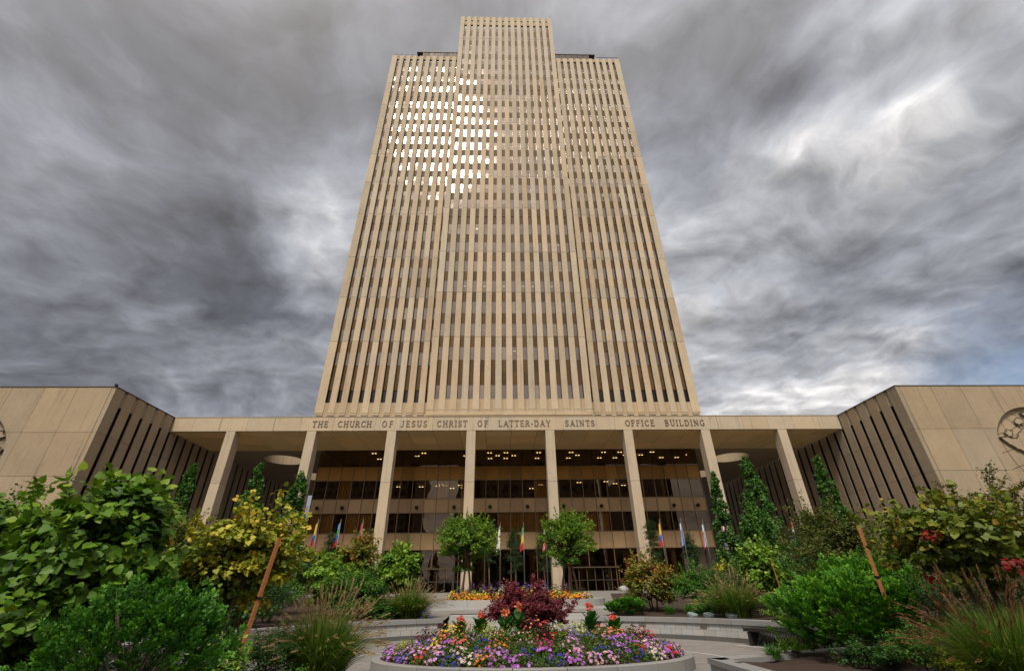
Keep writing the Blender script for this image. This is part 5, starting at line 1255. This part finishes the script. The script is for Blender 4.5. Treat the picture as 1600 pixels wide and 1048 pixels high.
# right-hand rim
for i, (x, y, c) in enumerate([(3.85, 12.1, 'pink'), (3.9, 12.55, 'lilac'), (3.8, 13.0, 'purple'), (3.75, 12.5, 'violet'), (3.7, 13.0, 'lilac'), (3.3, 12.2, 'purple'), (3.35, 12.8, 'pink'), (3.5, 13.5, 'purple'), (3.0, 12.5, 'leaf'), (3.3, 13.5, 'lilac'), (2.95, 13.1, 'leaf'),
                               (-2.6, 13.0, 'lilac'), (-2.65, 13.5, 'purple'), (-2.2, 12.9, 'leaf'), (-2.3, 13.6, 'purple')]):
    x, y = (x-.72)*1.07+FX, FY+(y-12.45)*.86
    clump(f"{c if c != 'leaf' else 'green'} clump, {ORD[i if i < 11 else i-11]} behind the edge rows at the {'right' if i < 11 else 'left'} end of the bed", x, y, bedz(x, y)-.02, .22, .22, 'white' if c == 'leaf' else c, 0 if c == 'leaf' else 30, .080, mix_={'pink': 'lilac', 'purple': 'lilac'}.get(c))
# middle plants: (label, x, y, r, h, colour, blooms, size, leaf)
for lab, x, y, r, h, c, nb, bs, lm in [
    ('dark maroon dahlia at the left of the bed', -1.75, 13.0, .30, .50, 'maroon', 40, .065, 'leaf_maroon'), ('second dark maroon dahlia behind the yellow clump', -1.45, 13.5, .28, .52, 'maroon', 36, .065, 'leaf_maroon'),
    ('yellow green leafy plant left of the maroon dahlias', -2.1, 12.3, .30, .32, 'yellow', 8, .045, 'leaf_yellowgreen'),
    ('yellow snapdragons beside the maroon dahlias', -1.15, 12.7, .26, .42, 'yellow', 40, .055, 'leaf_bedding'), ('orange snapdragons behind the yellow ones', -.95, 13.0, .24, .52, 'salmon', 34, .055, 'leaf_bedding'), ('orange and yellow snapdragons left of the canna', -1.3, 13.1, .22, .5, 'marigold', 30, .055, 'leaf_bedding'),
    ('coral red geranium in the middle of the left half', -1.25, 11.95, .16, .36, 'coral', 36, .05, 'leaf_bedding'),
    ('green leafy clump below the canna', -.7, 12.4, .32, .40, 'white', 0, .05, 'leaf_bedding'), ('yellow green leafy clump in front of the smoke bush', -.25, 12.3, .34, .42, 'yellow', 6, .04, 'leaf_yellowgreen'), ('green clump in front of the smoke bush centre', .15, 12.1, .3, .38, 'white', 0, .05, 'leaf_bedding'),
    ('coral dahlias right of the centre green clump', .75, 12.25, .26, .48, 'salmon', 26, .06, 'leaf_maroon'), ('red dahlias in front of the smoke bush', .98, 12.0, .24, .42, 'red', 24, .06, 'leaf_maroon'), ('dark maroon dahlias in front of the smoke bush', .6, 12.4, .22, .5, 'maroon', 20, .06, 'leaf_maroon'),
    ('bright yellow green coleus right of centre', 1.35, 12.15, .30, .34, 'cream', 9, .05, 'leaf_yellowgreen'), ('yellow green coleus with pale flowers', 1.75, 12.4, .28, .42, 'cream', 10, .05, 'leaf_yellowgreen'),
    ('orange dahlias left of the dark dahlias on the right', 2.3, 12.3, .26, .36, 'salmon', 34, .06, 'leaf_bedding'), ('coral dahlias between coleus and dark dahlias', 2.65, 12.45, .24, .36, 'salmon', 30, .06, 'leaf_bedding'),
    ('bright yellow coleus behind the orange dahlias', 2.75, 13.1, .36, .42, 'yellow', 6, .04, 'leaf_yellowgreen'), ('second bright yellow coleus behind the orange dahlias', 3.2, 13.4, .28, .42, 'yellow', 6, .04, 'leaf_yellowgreen'),
    ('dark red dahlias at the right of the bed', 3.05, 12.5, .28, .46, 'maroon', 34, .06, 'leaf_maroon'), ('salmon snapdragons above the dark red dahlias', 3.4, 13.0, .26, .48, 'salmon', 30, .05, 'leaf_maroon'), ('dark red dahlias at the right end of the bed', 3.4, 12.6, .22, .40, 'red', 14, .055, 'leaf_maroon')]:
    x, y = (x-.72)*1.07+FX, y+.72
    clump(lab, x, y, bedz(x, y)-.02, r*1.14, h*.95, c, int(nb*1.2), bs*1.2, lm, nl=420 if 'yellowgreen' in lm else 330)
fl = random.Random(2); FLR = []
for i in range(26):
    FLR.append((-2.0+5.6*((i*0.618) % 1), 12.3+.75*((i*.37) % 1)+.5*((i*.21) % 1), fl.choice(['leaf', 'lilac', 'leaf', 'pink', 'violet', 'leaf', 'salmon', 'blue'])))
kc = {}
for x, y, c in sorted(FLR):
    kc[c] = kc.get(c, 0)+1; nm_ = 'leafy green' if c == 'leaf' else c
    clump(f"{ORD[kc[c]-1]} {nm_} filler plant from the left among the middle plants of the oval bed", x, y, bedz(x, y)-.03, .27, .25, 'white' if c == 'leaf' else c, 0 if c == 'leaf' else 26, .055, group='fillers among the middle plants', nl=240)
# ---- flowers of the ring planter
rr = random.Random(5); cnt = {}
bands = [('front', 27.7, 'orange', ['marigold', 'orange', 'marigold'], .12, 20), ('second', 28.5, 'orange', ['marigold', 'orange', 'yellow'], .22, 17), ('third', 29.5, 'yellow', ['yellow', 'leaf', 'marigold', 'yellow'], .34, 14), ('fourth', 31.6, 'mixed', ['leaf', 'marigold', 'cream', 'leaf'], .50, 12), ('fifth', 32.8, 'mixed', ['white', 'lilac', 'leaf', 'lilac', 'white'], .66, 12), ('back', 33.6, 'purple', ['lilac', 'white', 'violet', 'leaf'], .78, 11)]
for nm, y, _, cl_, h, n in bands:
    for i in range(n):
        hwid = 4.05 if y > 29 else (3.2 if nm == 'front' else 3.8)
        if y > 33: hwid = 3.3
        x = 1.1-hwid+2*hwid*(i+.5)/n+rr.uniform(-.08, .08); c = rr.choice(cl_)
        clump(f"{ORD[i]} flower clump from left in the {nm} row of the raised planter, {'green leaves' if c == 'leaf' else c+' flowers'}", x, y+rr.uniform(-.12, .12), ZR-.02, .34, h+.12, 'white' if c == 'leaf' else c, 0 if c == 'leaf' else 44, .10, group='bedding flowers in the raised planter', nl=110, ls=.10)
# white flowering plant at the right end
clump('white leafed trailing plant at the right end of the raised planter', 4.7, 27.9, ZR-.02, .38, .34, 'white', 60, .06, 'leaf_bedding', group='bedding flowers in the raised planter')
# pink and red flowers in the right and left beds
for lab, x, y, z, c, r in (('pink red canna flowers between green shrub and brown grass', 9.35, 21.2, .66, 'coral', .3), ('purple flowers at the end of the left seat wall', -3.1, 21.9, .64, 'violet', .25), ('lilac flower head beside the lime redbud', -5.9, 23.0, .66, 'lilac', .2), ('red flower beside the right bench', 10.6, 19.3, .64, 'red', .14)):
    clump(lab, x, y, z, r, .35 if 'purple' in lab else 1.2 if 'lilac' in lab else .95, c, 24, .075, group='loose flowers in the terrace beds')

# ---- slate stones by the seat wall
for lab, x, y in (('flat blue grey slab lying behind the right seat wall, left one', 7.35, 20.0), ('flat blue grey slab lying behind the right seat wall, middle one', 7.9, 19.75), ('flat blue grey slab lying behind the right seat wall, right one', 8.5, 19.2)):
    pts = [(x+.2*math.cos(t)*random.uniform(.8, 1.2), y+.2*math.sin(t)*random.uniform(.8, 1.2)) for t in np.linspace(0, 6.28, 7, endpoint=False)]
    o = MB().add(*prism([(a-x, b-y) for a, b in pts], 0, .1)).build('stone_slab', 'slate', None, False, (x, y, .67)); o.rotation_euler = (R(14), R(random.uniform(-6, 6)), 0); tag(o, lab, 'stone', 'flat slabs behind the right seat wall')
def boulder(lab, x, y, z, r):
    V = []; Fc = []; n = 10
    for i in range(7):
        ph = math.pi*i/6
        for k in range(n): q = r*(1+.18*math.sin(3*ph+k)+.08*random.random()); V.append((q*math.sin(ph)*math.cos(2*math.pi*k/n)*1.3, q*math.sin(ph)*math.sin(2*math.pi*k/n), q*.8*math.cos(ph)))
    for i in range(6):
        for k in range(n): Fc.append((i*n+k, (i+1)*n+k, (i+1)*n+(k+1) % n, i*n+(k+1) % n))
    o = MB().add(V, Fc).build('boulder', 'granite_pale', None, True, (x, y, z)); tag(o, lab, 'stone')
boulder('pale boulder resting at the right edge of the entrance path', 11.6, 48., 1.62, .35)

# ---- stakes
def stake(lab, p0, p1, w_=.045):
    a, b = Vector(p0), Vector(p1); mb = MB(); mb.tube([(0, 0, 0), b-a], [w_, w_], 4)
    o = mb.build('wooden_stake', 'stake_wood', None, False, a)
    if w_ > .025: MB().tube([(b-a)*.60, (b-a)*.615], w_*1.25, 6).build('tie', 'black_metal', o, False, (0, 0, 0), False)
    tag(o, lab, 'stake', 'orange brown wooden tree stakes'); return o
stake('orange wooden stake leaning right in front of the yellow shrub', (-3.72, 7.7, .3), (-3.46, 7.7, 2.36), .035)
stake('orange wooden stake behind the bright bush on the right', (7.42, 9.8, .3), (7.40, 9.8, 2.70), .042)
stake('thin tan stake in the lime redbud on the right', (10.5, 18.9, .6), (10.42, 19., 2.6), .02)

# ================================================================== FLAGS
def flag(lab, x, y, ztop, cols, layout='h', tilt=0.):
    gz = zt(y); o = thing('flag_pole', lab, 'flag', (x, y, gz), group='national flags on poles in front of the entrance')
    h = ztop-gz; MB().tube([(0, 0, 0), (0, 0, h)], [.045, .03], 8).build('pole', 'steel_pole', o, True, (x, y, gz))
    MB().tube([(0, 0, h), (0, 0, h+.05), (0, 0, h+.12)], [.03, .06, .02], 8).build('finial', 'bronze_light', o, True, (x, y, gz))
    # limp cloth hanging in folds: u across the flag (hoist to fly), v down
    n, k = 14, 16; V = []; Fc = []; Hf = 1.75
    for i in range(n+1):
        u = i/n
        for j in range(k+1):
            v = j/k; drop = u*.95; z = h-.1-v*(Hf*(1-.28*u))-drop*(.55+.45*v)*.75
            ww = .06+.40*(.25+.75*v)*u; fold = .07*math.sin(u*13+v*2.)*min(1, .3+v)
            V.append((-ww*.75+tilt*v+.05*math.sin(u*9), -.05+fold, z))
    for i in range(n):
        for j in range(k): a = i*(k+1)+j; Fc.append((a, a+1, a+k+2, a+k+1))
    me = bpy.data.meshes.new('cloth'); me.from_pydata(V, [], Fc)
    for c in cols: me.materials.append(c)
    idx = []
    for i in range(n):
        for j in range(k):
            q = (j+.5)/k if layout == 'h' else (i+.5)/n; idx.append(min(len(cols)-1, int(q*len(cols))))
    me.polygons.foreach_set('material_index', idx); me.polygons.foreach_set('use_smooth', [True]*len(me.polygons)); me.update()
    link('cloth', me, o, (x, y, gz))
FC = {}
for nm_, c in dict(red=(.55, .025, .02), blue=(.03, .09, .42), sky=(.12, .30, .60), white=(.75, .73, .70), yellow=(.72, .45, .03), green=(.03, .28, .08), orange=(.65, .2, .03), navy=(.02, .03, .2)).items():
    FC[nm_] = solid('flag_'+nm_, c, .8)
def fc(*a): return [FC[q] for q in a]
for lab, x, y, z, cols, lay in [
    ('yellow blue and red flag, leftmost of the three left of the third column', -15.1, 40, 6.8, fc('yellow', 'yellow', 'blue', 'red'), 'h'),
    ('green yellow blue and red flag, middle of the three left of the third column', -13.25, 40, 6.8, fc('sky', 'green', 'blue', 'red'), 'h'),
    ('blue and red flag, rightmost of the three left of the third column', -11.4, 40, 6.8, fc('sky', 'red', 'blue', 'sky'), 'v'),
    ('red and white flag just above the left round tree', -3.7, 40, 6.75, fc('red', 'white', 'orange'), 'h'),
    ('plain white flag in the middle of the entrance', -.05, 40, 6.4, fc('white'), 'h'),
    ('green yellow and red flag right of the white one', 1.88, 40, 6.38, fc('green', 'yellow', 'red'), 'h'),
    ('red and white flag above the right round tree', 3.7, 40, 6.36, fc('red', 'white', 'red'), 'v'),
    ('yellow and red flag, first right of the sixth column', 13.35, 40, 6.6, fc('yellow', 'yellow', 'blue', 'red'), 'h'),
    ('blue white blue striped flag right of the sixth column', 15.15, 40, 6.62, fc('blue', 'white', 'blue'), 'v'),
    ('light blue white and red flag left of the tall green tree', 17.0, 40, 6.5, fc('sky', 'white', 'red'), 'v'),
    ('red white and blue flag at the edge of the tall green tree', 18.75, 40, 6.6, fc('red', 'white', 'blue'), 'v'),
    ('pale blue flag among the green trees on the right', 20.8, 40, 6.5, fc('sky', 'white'), 'v'),
    ('red white and blue flag above the olive shrub on the right', 24.6, 40, 6.65, fc('red', 'white', 'blue', 'green'), 'h'),
    ('orange and white flag in front of the right low building', 33.5, 40, 7.2, fc('orange', 'white'), 'h'),
    ('green flag in front of the second column from the left', -17.2, 40, 6.6, fc('green', 'sky'), 'v'),
    ('blue and red flag above the left shrubs before the low building', -34.0, 38, 7.0, fc('blue', 'red', 'white'), 'h')]:
    flag(lab, x, y, z, cols, lay)
